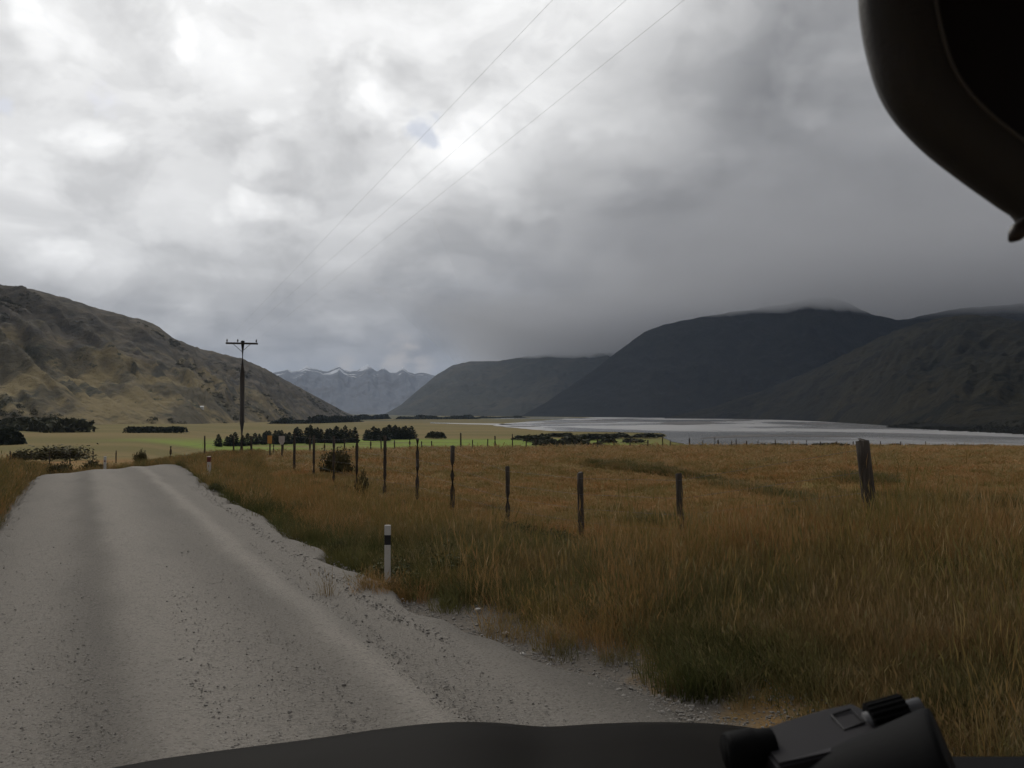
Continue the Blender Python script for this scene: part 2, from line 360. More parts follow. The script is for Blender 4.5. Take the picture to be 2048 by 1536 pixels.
# ------------------------------------------------------------------ lake and its sand flats
WATER = PLAIN + 0.25
def on_plane(u, v, z):
    d = px_dir(u, v); k = (z - EYE) / d.z; return Vector((d.x * k, d.y * k, z))
def flat_poly(name, pix, z, m, kind='structure'):
    bm = bmesh.new(); f = bm.faces.new([bm.verts.new(on_plane(u, v, z)) for u, v in pix])
    bmesh.ops.triangulate(bm, faces=[f]); bmesh.ops.recalc_face_normals(bm, faces=bm.faces)
    if bm.faces[0].normal.z < 0: bmesh.ops.reverse_faces(bm, faces=bm.faces)
    o = bm_obj(name, bm, m); tag(o, kind=kind); return o
def jag(pix, n=6, amp=0.5, seed=3):
    rr = random.Random(seed); out = []
    for (a, b) in zip(pix, pix[1:]):
        for k in range(n):
            t = k / n; out.append((a[0] + (b[0] - a[0]) * t + rr.uniform(-1, 1) * amp * 5 * (k > 0), a[1] + (b[1] - a[1]) * t + rr.uniform(-1, 1) * amp * (k > 0)))
    out.append(pix[-1]); return out
M_water = mat('lake_water', (0.20, 0.20, 0.20), 0.30, 0.6, None, None)
def water_bump(m):
    t = m.node_tree; b = t.nodes['Principled BSDF']; geo = t.nodes.new('ShaderNodeNewGeometry')
    n = t.nodes.new('ShaderNodeTexNoise'); n.inputs['Scale'].default_value = 0.25; n.inputs['Detail'].default_value = 4; t.links.new(geo.outputs['Position'], n.inputs['Vector'])
    bp = t.nodes.new('ShaderNodeBump'); bp.inputs['Strength'].default_value = 0.05; bp.inputs['Distance'].default_value = 0.4
    t.links.new(n.outputs[0], bp.inputs['Height']); t.links.new(bp.outputs[0], b.inputs['Normal']); b.inputs['IOR'].default_value = 1.33
water_bump(M_water)
def wind_patches(m):
    t = m.node_tree; b = t.nodes['Principled BSDF']; geo = t.nodes.new('ShaderNodeNewGeometry'); mp = t.nodes.new('ShaderNodeMapping'); mp.inputs['Scale'].default_value = (0.0035, 0.0016, 1); t.links.new(geo.outputs['Position'], mp.inputs[0])
    n = t.nodes.new('ShaderNodeTexNoise'); n.inputs['Scale'].default_value = 1.0; n.inputs['Detail'].default_value = 5; n.inputs['Distortion'].default_value = 0.6; t.links.new(mp.outputs[0], n.inputs['Vector'])
    r = t.nodes.new('ShaderNodeMapRange'); r.interpolation_type = 'SMOOTHSTEP'; r.inputs['From Min'].default_value = 0.42; r.inputs['From Max'].default_value = 0.60; r.inputs['To Min'].default_value = 0.18; r.inputs['To Max'].default_value = 0.42; t.links.new(n.outputs[0], r.inputs[0]); t.links.new(r.outputs[0], b.inputs['Roughness'])
    rgb = t.nodes.new('ShaderNodeValToRGB'); rgb.color_ramp.elements[0].position = 0.4; rgb.color_ramp.elements[0].color = (0.17, 0.17, 0.17, 1); rgb.color_ramp.elements[1].position = 0.62; rgb.color_ramp.elements[1].color = (0.30, 0.29, 0.285, 1); t.links.new(n.outputs[0], rgb.inputs[0]); t.links.new(rgb.outputs[0], b.inputs['Base Color'])   # silty water, with silvery sky sheen put into its paler patches
wind_patches(M_water)
near_shore = [(985, 851), (1042, 857), (1100, 862), (1200, 863.5), (1322, 866), (1332, 870), (1326, 876), (1345, 884), (1385, 890), (1400, 905), (1700, 912), (2300, 915)]
far_shore = [(2300, 872), (2048, 858), (1940, 850), (1850, 845), (1780, 843), (1700, 840), (1600, 836), (1556, 835), (1500, 834.2), (1420, 833), (1310, 831.2), (1200, 833.5), (1140, 837.5), (1070, 842), (1010, 847)]
flat_poly('lake', jag(near_shore, 6, 0.4) + jag(far_shore, 5, 0.2, 5), WATER, M_water)
flat_poly('river', jag([(860, 846.2), (930, 848.2), (990, 849.5), (1040, 851), (1000, 847.3), (920, 846.4), (860, 845.0)], 5, 0.15, 8), WATER, M_water)
flat_poly('river', jag([(975, 838.0), (1050, 837.0), (1120, 837.2), (1180, 836.3), (1100, 835.2), (1010, 836.2)], 5, 0.12, 9), WATER, M_water)
M_sand = mat('wet_sand_flat', (0.075, 0.07, 0.068), 0.8, 0.15, [(0.02, (0.11, 0.105, 0.10), 0.45, 0.7, 4)], None, 'World')
for i, pix in enumerate(([(1316, 846.5), (1345, 843.5), (1395, 842.7), (1440, 845), (1420, 848.5), (1365, 850.2), (1330, 849.2)],
                         [(1442, 840.2), (1480, 837.2), (1520, 838.6), (1500, 841.6), (1465, 843.2)],
                         [(1395, 877), (1440, 871.5), (1500, 869), (1600, 869.5), (1700, 871.5), (1720, 873.2), (1640, 874.0), (1540, 873), (1460, 875)],
                         [(1060, 846.5), (1130, 845.2), (1210, 844.6), (1240, 845.4), (1160, 846.6), (1090, 847.4)], [(1120, 841.0), (1200, 839.6), (1275, 839.6), (1290, 840.6), (1210, 841.6)], [(1560, 847.5), (1620, 845.8), (1690, 846.6), (1640, 848.8)], [(1000, 853), (1040, 851.6), (1085, 852.2), (1050, 853.8)])):
    flat_poly('sandbar', jag(pix + [pix[0]], 5, 0.25, 20 + i)[:-1], WATER + 0.12, M_sand)

# ------------------------------------------------------------------ hills and mountains
def hill_mat(name, base, layers, bump):
    return mat(name, base, 0.95, 0.05, layers, bump, 'World')
M_hill_left = hill_mat('tussock_and_scrub', (0.2352, 0.1872, 0.0991),
    [(0.012, (0.1142, 0.0979, 0.0660), 0.44, 0.60, 7, (1, .4, .5)), (0.02, (0.0645, 0.0634, 0.0468), 0.50, 0.64, 7, (1, .35, .4)), (0.035, (0.2486, 0.1987, 0.1073), 0.56, 0.74, 6, (1, .4, .4)), (0.06, (0.0484, 0.0547, 0.0330), 0.58, 0.70, 6)], (0.05, 0.9, 14))
def scrub_zone(m):
    """tussock gives way to dark scrub higher up and further along the range"""
    t = m.node_tree; src, b = color_socket(m); geo = t.nodes.new('ShaderNodeNewGeometry'); sp = t.nodes.new('ShaderNodeSeparateXYZ'); t.links.new(geo.outputs['Position'], sp.inputs[0])
    n = t.nodes.new('ShaderNodeTexNoise'); n.inputs['Scale'].default_value = 0.009; n.inputs['Detail'].default_value = 7; n.inputs['Roughness'].default_value = 0.62; t.links.new(geo.outputs['Position'], n.inputs['Vector'])
    def ma(a, k, c):
        x = t.nodes.new('ShaderNodeMath'); x.operation = 'MULTIPLY_ADD'; t.links.new(a, x.inputs[0]); x.inputs[1].default_value = k
        if isinstance(c, (int, float)): x.inputs[2].default_value = c
        else: t.links.new(c, x.inputs[2])
        return x.outputs[0]
    f = ma(n.outputs[0], 2.6, ma(sp.outputs[2], 0.0042, ma(sp.outputs[1], 0.00062, -2.42)))
    r = t.nodes.new('ShaderNodeMapRange'); r.interpolation_type = 'SMOOTHSTEP'; r.inputs['From Min'].default_value = -0.15; r.inputs['From Max'].default_value = 0.55; r.inputs['To Max'].default_value = 0.85; t.links.new(f, r.inputs[0])
    n2 = t.nodes.new('ShaderNodeTexNoise'); n2.inputs['Scale'].default_value = 0.03; n2.inputs['Detail'].default_value = 6; t.links.new(geo.outputs['Position'], n2.inputs['Vector'])
    cr = t.nodes.new('ShaderNodeValToRGB'); cr.color_ramp.elements[0].position = 0.38; cr.color_ramp.elements[0].color = (0.054, 0.052, 0.047, 1); cr.color_ramp.elements[1].position = 0.68; cr.color_ramp.elements[1].color = (0.125, 0.106, 0.086, 1); t.links.new(n2.outputs[0], cr.inputs[0])
    x = t.nodes.new('ShaderNodeMix'); x.data_type = 'RGBA'; t.links.new(r.outputs[0], x.inputs[0]); t.links.new(src, x.inputs[6]); t.links.new(cr.outputs[0], x.inputs[7]); t.links.new(x.outputs[2], b.inputs['Base Color'])
scrub_zone(M_hill_left)
M_hill_right = hill_mat('beech_forest_slope', (0.0070, 0.0073, 0.0050),
    [(0.004, (0.0100, 0.0095, 0.0060), 0.45, 0.65, 6), (0.03, (0.0045, 0.0050, 0.0035), 0.48, 0.66, 6), (0.012, (0.0130, 0.0105, 0.0070), 0.58, 0.76, 6)], (0.06, 1.0, 14))
M_hill_near = hill_mat('bush_clad_slope', (0.0129, 0.0120, 0.0064),
    [(0.006, (0.0218, 0.0184, 0.0088), 0.46, 0.62, 6, (1, .5, .6)), (0.016, (0.0055, 0.0060, 0.0036), 0.50, 0.60, 7, (1, .4, .5)), (0.02, (0.0281, 0.0208, 0.0112), 0.58, 0.72, 6), (0.05, (0.0062, 0.0072, 0.0044), 0.54, 0.66, 5)], (0.05, 1.0, 12))
M_mtn = hill_mat('hazed_forest_slope', (0.0456, 0.0475, 0.0399), [(0.003, (0.0684, 0.0627, 0.0494), 0.45, 0.65, 6), (0.012, (0.0285, 0.0304, 0.0266), 0.5, 0.7, 5)], (0.02, 0.8, 25))  # forest lightened: part of the distance haze is put into its colour
M_alps = hill_mat('hazed_alpine_rock', (0.145, 0.155, 0.175), [(0.0025, (0.1140, 0.1140, 0.1178), 0.45, 0.65, 6)], (0.01, 0.8, 40))  # rock made paler and bluer to carry some of the distance haze
def snow_cap(m, z0, z1):
    t = m.node_tree; src, b = color_socket(m); geo = t.nodes.new('ShaderNodeNewGeometry'); sp = t.nodes.new('ShaderNodeSeparateXYZ'); t.links.new(geo.outputs['Position'], sp.inputs[0])
    n = t.nodes.new('ShaderNodeTexNoise'); n.inputs['Scale'].default_value = 0.004; n.inputs['Detail'].default_value = 6; t.links.new(geo.outputs['Position'], n.inputs['Vector'])
    a = t.nodes.new('ShaderNodeMath'); a.operation = 'MULTIPLY_ADD'; a.inputs[1].default_value = 1000; t.links.new(n.outputs[0], a.inputs[0]); t.links.new(sp.outputs[2], a.inputs[2])
    r = t.nodes.new('ShaderNodeMapRange'); r.inputs['From Min'].default_value = z0; r.inputs['From Max'].default_value = z1; t.links.new(a.outputs[0], r.inputs[0])
    x = t.nodes.new('ShaderNodeMix'); x.data_type = 'RGBA'; t.links.new(r.outputs[0], x.inputs[0]); t.links.new(src, x.inputs[6]); x.inputs[7].default_value = (0.6, 0.62, 0.66, 1)
    t.links.new(x.outputs[2], b.inputs['Base Color'])
snow_cap(M_alps, 1130, 1240)

def mountain(name, ridge, foot, back, na, nb, gl, amp, m, seed, shear=0.6, rough=0.012, prof=0.85, ground_z=None):
    """ridge [(u,v,Z)], foot [(u,Z)]: columns run from foot to ridge, then down the far side. gl: gully spacing (m)"""
    ru = np.linspace(0, 1, na); ra = np.array(ridge, float); fa = np.array(foot, float)
    ka = np.linspace(0, 1, len(ra)) if False else (ra[:, 0] - ra[0, 0]) / (ra[-1, 0] - ra[0, 0])
    kf = (fa[:, 0] - fa[0, 0]) / (fa[-1, 0] - fa[0, 0])
    U = np.interp(ru, ka, ra[:, 0]); Vv = np.interp(ru, ka, ra[:, 1]); Zr = np.interp(ru, ka, ra[:, 2])
    Rp = np.array([P(u, v, z) for u, v, z in zip(U, Vv, Zr)])
    fU = np.interp(ru, kf, fa[:, 0]); fZ = np.interp(ru, kf, fa[:, 1])
    Fp = np.stack([(fU - 1024) / F * fZ, fZ, np.zeros(na)], -1)
    Fp[:, 2] = PLAIN - 4 if ground_z is None else ground_z
    arc = np.concatenate([[0], np.cumsum(np.linalg.norm(np.diff(Rp[:, :2] * 0.5 + Fp[:, :2] * 0.5, axis=0), axis=1))])
    b = np.linspace(0, 1, nb)
    A, B = np.meshgrid(arc, b, indexing='ij')
    H = (Rp[:, 2] - Fp[:, 2])[:, None]
    gz = B ** prof * 0.72 + (B ** 2 * (3 - 2 * B)) * 0.28
    X = Fp[:, 0:1] + (Rp[:, 0:1] - Fp[:, 0:1]) * B; Y = Fp[:, 1:2] + (Rp[:, 1:2] - Fp[:, 1:2]) * B
    env = np.sin(np.pi * np.clip(B, 0, 1)) ** 0.75
    q = A / gl + shear * B
    rid = 1 - 2 * np.abs(fbm(q, B * 1.6 + seed, seed, 5, 0.55))
    rid2 = 1 - 2 * np.abs(fbm(q * 3.1, B * 3.2 + seed, seed + 5, 4, 0.55))
    Zf = Fp[:, 2:3] + H * (gz + env * amp * ((rid - 0.55) + 0.4 * (rid2 - 0.55)))
    Zf = Zf + H * rough * fbm(A / (gl * 0.12), B * 9, seed + 9, 4) * sstep(0.0, 0.2, B)
    V1 = np.stack([X, Y, Zf], -1)
    bb = np.linspace(0, 1, 14)[1:]
    dirn = Rp[:, :2] / np.linalg.norm(Rp[:, :2], axis=1)[:, None]
    Bk = bb[None, :]
    X2 = Rp[:, 0:1] + dirn[:, 0:1] * back * Bk; Y2 = Rp[:, 1:2] + dirn[:, 1:2] * back * Bk
    Z2 = V1[:, -1:, 2] + (Fp[:, 2:3] - V1[:, -1:, 2]) * (Bk ** 1.15)
    V = np.concatenate([V1, np.stack([X2, Y2, Z2], -1)], 1)
    o = np_mesh(name, V.reshape(-1, 3), grid_quads(na, nb + 13), m)
    tag(o, kind='structure'); return o, V1

hill_l, HL = mountain('tussock_hill', [(-900, 500, 1500), (-500, 520, 1600), (-200, 548, 1750), (0, 568, 1900), (70, 577, 1950), (140, 603, 2000), (210, 622, 2050), (290, 641, 2120), (320, 655, 2150), (345, 678, 2180), (410, 700, 2350), (480, 716, 2500), (530, 737, 2650), (580, 765, 2850), (640, 797, 3150), (690, 824, 3450), (722, 837, 3650)],
    [(-1000, 620), (-300, 760), (0, 900), (200, 1010), (380, 1180), (520, 1700), (640, 2500), (740, 3500)], 1500, 480, 110, 190, 0.17, M_hill_left, 3, 2.2, 0.014)
mtn_far, _ = mountain('snowy_mountain_range', [(480, 758, 13000), (530, 747, 13200), (556, 743, 13500), (575, 738, 13500), (584, 742, 13550), (598, 740, 13600), (612, 731, 13700), (620, 735, 13700), (634, 738, 13750), (648, 743, 13800), (660, 741, 13800), (670, 735, 13850), (679, 731, 13900), (688, 739, 13900), (700, 742, 13950), (714, 741, 14000), (726, 734, 14000), (735, 729, 14000), (745, 737, 14000), (754, 743, 14000), (767, 734, 14000), (780, 745, 14000), (794, 744, 14100), (805, 735, 14200), (815, 743, 14300), (830, 747, 14400), (846, 745, 14500), (870, 751, 14600), (950, 745, 15000)],
    [(430, 9000), (700, 9500), (1000, 10000)], 3000, 400, 60, 700, 0.14, M_alps, 7, 0.3, 0.02, 1.15)
mtn_mid, _ = mountain('forested_mountain', [(758, 834, 7200), (800, 811, 7300), (846, 772, 7400), (875, 748, 7500), (905, 731, 7500), (940, 723, 7500), (1000, 722, 7400), (1060, 712, 7300), (1130, 700, 7200), (1210, 690, 7000), (1300, 682, 6900), (1450, 676, 6800)],
    [(755, 6600), (900, 5200), (1100, 4600), (1400, 4300)], 2500, 320, 80, 520, 0.11, M_mtn, 11, 0.8)
mtn_right, HR2 = mountain('cloud_capped_mountain', [(1040, 833, 4600), (1090, 806, 4700), (1140, 772, 4750), (1190, 738, 4750), (1240, 699, 4700), (1290, 664, 4650), (1330, 648, 4600), (1400, 634, 4500), (1480, 622, 4400), (1560, 610, 4250), (1620, 596, 4100), (1660, 594, 4000), (1700, 606, 3900), (1740, 628, 3800), (1800, 640, 3700), (1900, 620, 3600), (2100, 600, 3500)],
    [(1030, 4500), (1150, 3900), (1300, 3450), (1500, 3050), (1750, 2900), (2100, 2800)], 2500, 380, 100, 420, 0.10, M_hill_right, 17, 1.0)
hill_r, HR = mountain('forested_hill', [(1330, 836, 2900), (1420, 815, 2900), (1520, 783, 2850), (1620, 742, 2750), (1700, 704, 2600), (1770, 670, 2450), (1830, 646, 2300), (1900, 632, 2150), (1955, 629, 2050), (2010, 636, 1980), (2060, 642, 1900), (2200, 640, 1750), (2500, 590, 1600), (3000, 560, 1500)],
    [(1320, 2850), (1500, 2600), (1560, 2300), (1640, 1900), (1720, 1500), (1800, 1210), (1900, 1010), (2048, 800), (2300, 660), (3000, 520)], 1800, 460, 110, 330, 0.11, M_hill_near, 23, -1.1, 0.022)
# low spit running out into the lake from the forested hill
spit, SP = mountain('lake_spit', [(1776, 855, 1150), (1800, 850.5, 1150), (1850, 846, 1130), (1950, 838, 1080), (2100, 826, 1000), (2400, 800, 800)],
    [(1774, 1145), (1810, 1060), (1900, 905), (2048, 740), (2300, 560), (2600, 470)], 300, 140, 26, 60, 0.10, M_hill_right, 29, 0.2, 0.03)

# ------------------------------------------------------------------ haze and the low cloud on the mountain tops
def vol_mat(name, density, colr=(1, 1, 1), aniso=0.0):
    m = bpy.data.materials.new(name); m.use_nodes = True; t = m.node_tree; t.nodes.clear()
    v = t.nodes.new('ShaderNodeVolumePrincipled'); v.inputs['Color'].default_value = (*colr, 1); v.inputs['Density'].default_value = density; v.inputs['Anisotropy'].default_value = aniso
    o = t.nodes.new('ShaderNodeOutputMaterial'); t.links.new(v.outputs[0], o.inputs['Volume']); return m
bm = bmesh.new(); box(bm, (0, 8000, 730), (50000, 60000, 1540)); hz = bm_obj('haze', bm, vol_mat('valley_haze', 2.3e-5, (0.58, 0.73, 1.0), 0.2)); tag(hz, kind='stuff')
def cloud_bank(name, x0, x1, y0, y1, base, top, dens, seed, nx=90, ny=60):  # low cloud wrapping the summits, built as a volume slab
    xs = np.linspace(x0, x1, nx); ys = np.linspace(y0, y1, ny); X, Y = np.meshgrid(xs, ys, indexing='ij')
    kx = (X - x0) / (x1 - x0); ky = (Y - y0) / (y1 - y0)
    w = sstep(0, 0.25, kx) * sstep(0, 0.12, 1 - kx) * sstep(0, 0.15, ky) * sstep(0, 0.15, 1 - ky)
    zt = top + 0 * X
    zb = top - 4 - (top - base) * w + 38 * fbm(X / 700, Y / 700, seed, 4) * w + 10 * fbm(X / 160, Y / 160, seed + 2, 3) * w
    V = np.concatenate([np.stack([X, Y, zb], -1).reshape(-1, 3), np.stack([X, Y, zt], -1).reshape(-1, 3)])
    q = grid_quads(nx, ny); n = nx * ny
    side = []
    idx = np.arange(n).reshape(nx, ny)
    loop = list(idx[:, 0]) + list(idx[-1, 1:]) + list(idx[-2::-1, -1]) + list(idx[0, -2:0:-1])
    for a, b in zip(loop, loop[1:] + loop[:1]): side.append((a, b, b + n, a + n))
    o = np_mesh(name, V, np.concatenate([q, q[:, ::-1] + n, np.array(side)]), vol_mat(name + '_vapour', dens, (0.78, 0.79, 0.82), 0.0), None, False)
    tag(o, kind='stuff'); return o
cloud_bank('cloud_bank', 100, 8500, 1100, 17000, 370, 637, 0.0018, 3, 110, 110)
cloud_bank('cloud_bank', 300, 8500, 1300, 17000, 335, 591, 0.0008, 15, 110, 110)
cloud_bank('cloud_bank', -700, 4200, 4300, 11500, 395, 627, 0.0032, 21, 90, 90)
cloud_bank('cloud_bank', -250, 8500, 1500, 17000, 415, 614, 0.0030, 9, 110, 110)

# ------------------------------------------------------------------ fences
def H(x, y): return float(ground(x, y))
def post(parent, x, y, z0, z1, r, lean=(0, 0), seed=0):
    rr = random.Random(seed); bm = bmesh.new()
    n = 6; pts = []; rad = []
    for i in range(n):
        k = i / (n - 1); pts.append((lean[0] * k + rr.uniform(-.06, .06) * r, lean[1] * k + rr.uniform(-.06, .06) * r, (z1 - z0) * k)); rad.append(r * (1.04 - 0.10 * k) * rr.uniform(.96, 1.04))
    pts.append((lean[0], lean[1], z1 - z0 + r * 0.18)); rad.append(r * 0.72)
    tube(bm, pts, rad, 9)
    o = bm_obj('post', bm, M_wood, parent, True); o.location = Vector((x, y, z0)) - parent.location
    return o
def wire(parent, pts, r=0.0022):
    bm = bmesh.new(); tube(bm, [Vector(p) - parent.location for p in pts], r, 5); return bm_obj('wire', bm, M_steel, parent)
fx = lambda u: 15553.0 / (u - 160)
near_posts = [(1725, 882, 0.078, (-0.12, 0)), (1357, 948, 0.052, (-0.05, 0)), (1160, 946, 0.058, (-0.02, 0)), (1015, 933, 0.050, (-0.01, 0)), (905, 892, 0.056, (0, 0)), (835, 878, 0.052, (0, 0)), (770, 872, 0.055, (0.0, 0)), (714, 868, 0.055, (0, 0)), (668, 872, 0.05, (0, 0)), (628, 871, 0.05, (0.0, 0)), (589, 866, 0.055, (0, 0))]
X0, Y0 = (1725 - 1024) / F * fx(1725), fx(1725)
fence = empty('roadside_fence', (X0, Y0, H(X0, Y0)))
tag(fence, 'weathered timber post and wire fence running beside the gravel road', 'fence')
tops = []
for i, (u, v, r, ln) in enumerate(near_posts):
    Z = fx(u); p = P(u, v, Z); zg = H(p.x, p.y) - 0.15
    bx_ = p.x - ln[0]
    post(fence, bx_, p.y, zg, p.z, r, ln, i); tops.append((bx_, p.y, zg + 0.15, p.z, ln[0]))
for k in (0.92, 0.68, 0.46, 0.26):
    wire(fence, [(x + l * k, y - 0.07, g_ + (zt - g_) * k) for x, y, g_, zt, l in tops], 0.0018)
# paddock fence along the brink of the terrace
far_u = [(343, 893), (411, 872), (468, 874), (504, 872), (548, 880), (567, 872), (621, 872), (650, 878), (690, 876), (742, 880), (763, 878), (790, 881), (820, 879), (843, 884), (864, 882), (922, 866), (945, 880), (975, 878), (990, 872), (1025, 868), (1052, 876), (1072, 878), (1113, 880), (1150, 879), (1195, 876), (1228, 880), (1260, 872), (1295, 880), (1325, 873), (1340, 880), (1378, 876), (1405, 881), (1429, 875), (1436, 880), (1463, 881), (1472, 878), (1492, 882), (1515, 884), (1550, 880), (1585, 882), (1612, 880), (1640, 885), (1672, 884), (1705, 886), (1760, 885), (1800, 886), (1850, 887)]
u0 = 1378; az0 = math.atan((u0 - 1024) / F); r0 = float(np.interp(az0, AZ_E, R_E)) - 2
pf = empty('paddock_fence', (r0 * math.sin(az0), r0 * math.cos(az0), H(r0 * math.sin(az0), r0 * math.cos(az0))))
tag(pf, 'long fence of thin dark posts along the far edge of the brown field', 'fence')
row = []
for i, (u, v) in enumerate(far_u):
    az = math.atan((u - 1024) / F); rr_ = float(np.interp(az, AZ_E, R_E)) - 2.0 + 0.6 * math.sin(i * 2.1)
    x, y = rr_ * math.sin(az), rr_ * math.cos(az); p = P(u, v, y); zg = H(x, y)
    zt = max(p.z, zg + 0.75)
    post(pf, x, y, zg - 0.1, zt, 0.075 if i % 3 == 0 else 0.055, (random.uniform(-.04, .04), 0), 50 + i); row.append((x, y, zg))
for h in (0.35, 0.65, 0.95): wire(pf, [(x, y, z + h) for x, y, z in row], 0.004)
# fence crossing the low paddock on the left beyond the road crest
lf = None; row = []
for i, (u, vb, hpx) in enumerate([(-60, 921, 18), (20, 920, 18), (62, 920, 18), (99, 920.5, 18), (140, 920, 19), (186, 919.5, 17), (232, 919.5, 18), (290, 917, 16)]):
    z_ = 112 + 2 * math.sin(i); q = P(u, vb, z_)
    zg = H(q.x, q.y)
    if lf is None:
        lf = empty('paddock_fence', (q.x, q.y, zg)); tag(lf, 'short run of fence posts in the pale paddock left beyond the road crest', 'fence')
    post(lf, q.x, q.y, zg - 0.1, q.z + hpx / F * z_, 0.085, (0, 0), 120 + i); row.append((q.x, q.y, q.z))
for h in (0.4, 0.8): wire(lf, [(x, y, z + h) for x, y, z in row], 0.004)

# ------------------------------------------------------------------ power pole and lines
def power_pole():
    Zp = 66.0; b = P(483, 908, Zp); t = P(483, 682, Zp); zg = H(b.x, b.y)
    e = empty('power_pole', (b.x, b.y, zg)); tag(e, 'dark timber power pole with a single crossarm standing in the field', 'power pole')
    hgt = t.z - zg
    bm = bmesh.new(); tube(bm, [(0, 0, -0.3), (0.01, 0, hgt * 0.3), (0.0, 0, hgt * 0.7), (0.01, 0, hgt), (0.01, 0, hgt + 0.03)], [0.20, 0.185, 0.165, 0.145, 0.10], 14)
    bm_obj('pole', bm, M_pole, e, True)
    ax = Vector((0.97, 0.22, 0)).normalized(); az_ = hgt - 0.20; rot = Matrix(((ax.x, -ax.y, 0), (ax.y, ax.x, 0), (0, 0, 1)))
    bm = bmesh.new(); box(bm, Vector((0, -0.19, az_)), (2.35, 0.11, 0.14), rot, 0.012); bm_obj('crossarm', bm, M_pole, e)
    out = []
    for k in (-1.08, -0.30, 1.06):
        c = ax * k + Vector((0, -0.19, az_ + 0.07)); bm = bmesh.new()
        prof = [(0, .018), (.05, .018), (.055, .055), (.09, .065), (.10, .04), (.12, .055), (.16, .06), (.18, .035), (.22, .045), (.25, .02)]
        tube(bm, [c + Vector((0, 0, h)) for h, _ in prof], [r for _, r in prof], 10); bm_obj('insulator', bm, M_porc, e, True)
        out.append(e.location + c + Vector((0, 0, 0.20)))
    for sgn in (-1, 1):
        bm = bmesh.new(); tube(bm, [ax * 0.62 * sgn + Vector((0, -0.19, az_ - 0.06)), Vector((0, -0.17, az_ - 0.62))], 0.022, 6); bm_obj('brace', bm, M_steel, e)
    return out
ins = power_pole()
for k, (p0, (ut, name)) in enumerate(zip(ins, [(1105, 'uppermost and leftmost of the three thin power lines crossing the cloudy sky'), (1252, 'middle one of the three thin power lines crossing the cloudy sky'), (1368, 'lowest and rightmost of the three thin power lines crossing the cloudy sky')])):
    pm = P(ut, 0, 10.5)                                   # where the line leaves the top of the picture
    d = Vector((pm.x - p0.x, pm.y - p0.y, 0)); L = d.length; span = 92.0; d.normalize()
    # parabola: z = p0.z + a q + c q^2 with the far end level with the pole
    # through pm at q=L and p0.z-1.0 at q=span
    zs = p0.z - 0.6
    c = ((pm.z - p0.z) / L - (zs - p0.z) / span) / (L - span); a = (pm.z - p0.z) / L - c * L
    pts = [Vector((p0.x + d.x * q, p0.y + d.y * q, p0.z + a * q + c * q * q)) for q in np.linspace(0, span, 60)]
    org = pts[0].copy(); bm = bmesh.new(); tube(bm, [p - org for p in pts], 0.0017, 6)
    o = bm_obj('power_line', bm, M_alu, None, True); o.location = org; tag(o, name, 'power line', 'power lines running from the pole')

# ------------------------------------------------------------------ road marker posts, signs
def marker(label, u, v_top, v_base, Z, wpx, style):
    b = P(u, v_base, Z); t = P(u, v_top, Z); zg = min(H(b.x, b.y), b.z)
    e = empty('road_marker_post', (b.x, b.y, zg)); tag(e, label, 'marker post', 'white posts marking the road edge')
    h = t.z - zg; w = wpx / F * Z
    def seg(name, z0, z1, m, k=1.0, top=False):
        bm = bmesh.new(); box(bm, (0, 0, (z0 + z1) / 2), (w * k, w * 0.45 * k, z1 - z0), None, w * 0.10); return bm_obj(name, bm, m, e)
    if style == 'band':
        z2 = h - (20 / F * Z); z1 = h - (39 / F * Z)
        seg('shaft', -0.15, z1, M_white, 0.97); seg('black_band', z1 - 0.002, z2 + 0.002, M_black, 1.02); seg('cap', z2, h, M_white, 1.0)
    elif style == 'red':
        z1 = h - (11 / F * Z)
        seg('shaft', -0.15, z1, M_white); seg('red_cap', z1, h, M_red, 1.02)
    else:
        seg('shaft', -0.15, h, M_white)
        bm = bmesh.new(); tube(bm, [(0, -w * .25, h * .72), (0, -w * .35, h * .72)], w * .3, 8); bm_obj('reflector', bm, M_red, e)
    return e
marker('white edge marker post with a black band, nearest beside the gravel road', 775, 1050, 1152, 8.65, 12.5, 'band')
marker('white edge marker post with a red cap further along the road edge', 418, 913, 946, 24.5, 7.5, 'red')
marker('tiny white marker post at the left end of the road crest', 210, 913, 929, 33.5, 5.0, 'plain')
def sign(name, label, cat, u, vt, vb, wpx, vg, Z, m, shield):
    c = P(u, vb, Z); t = P(u, vt, Z); zg = H(c.x, c.y); e = empty(name, (c.x, c.y, zg)); tag(e, label, cat, 'signs by the field fence')
    w = wpx / F * Z; h = t.z - c.z; z0 = c.z - zg
    out = [(-w / 2, h), (w / 2, h), (w / 2 * .98, h * .35), (w * .22, 0), (-w * .22, 0), (-w / 2 * .98, h * .35)] if shield else [(-w / 2, h), (w / 2, h), (w / 2, 0), (-w / 2, 0)]
    V = [(x, -0.09, z0 + z) for x, z in out] + [(x, -0.075, z0 + z) for x, z in out]; n = len(out)
    Fc = [tuple(range(n))[::-1], tuple(range(n, 2 * n))] + [(i, (i + 1) % n, (i + 1) % n + n, i + n) for i in range(n)]
    mesh_obj('sign_plate', V, Fc, m, e)
    bm = bmesh.new(); tube(bm, [(0, 0, -0.2), (0, 0, z0 + h * 0.97)], 0.05, 8); bm_obj('sign_post', bm, M_wood, e)
    return e
sign('roadside_sign', 'small orange sign plate on a post right of the power pole', 'sign', 540, 871, 887, 9, 907, 58, M_orange, False)
sign('roadside_sign', 'pale tapering sign plate on a dark post beside the fence', 'sign', 564, 872, 889, 12, 907, 57, M_pale, True)

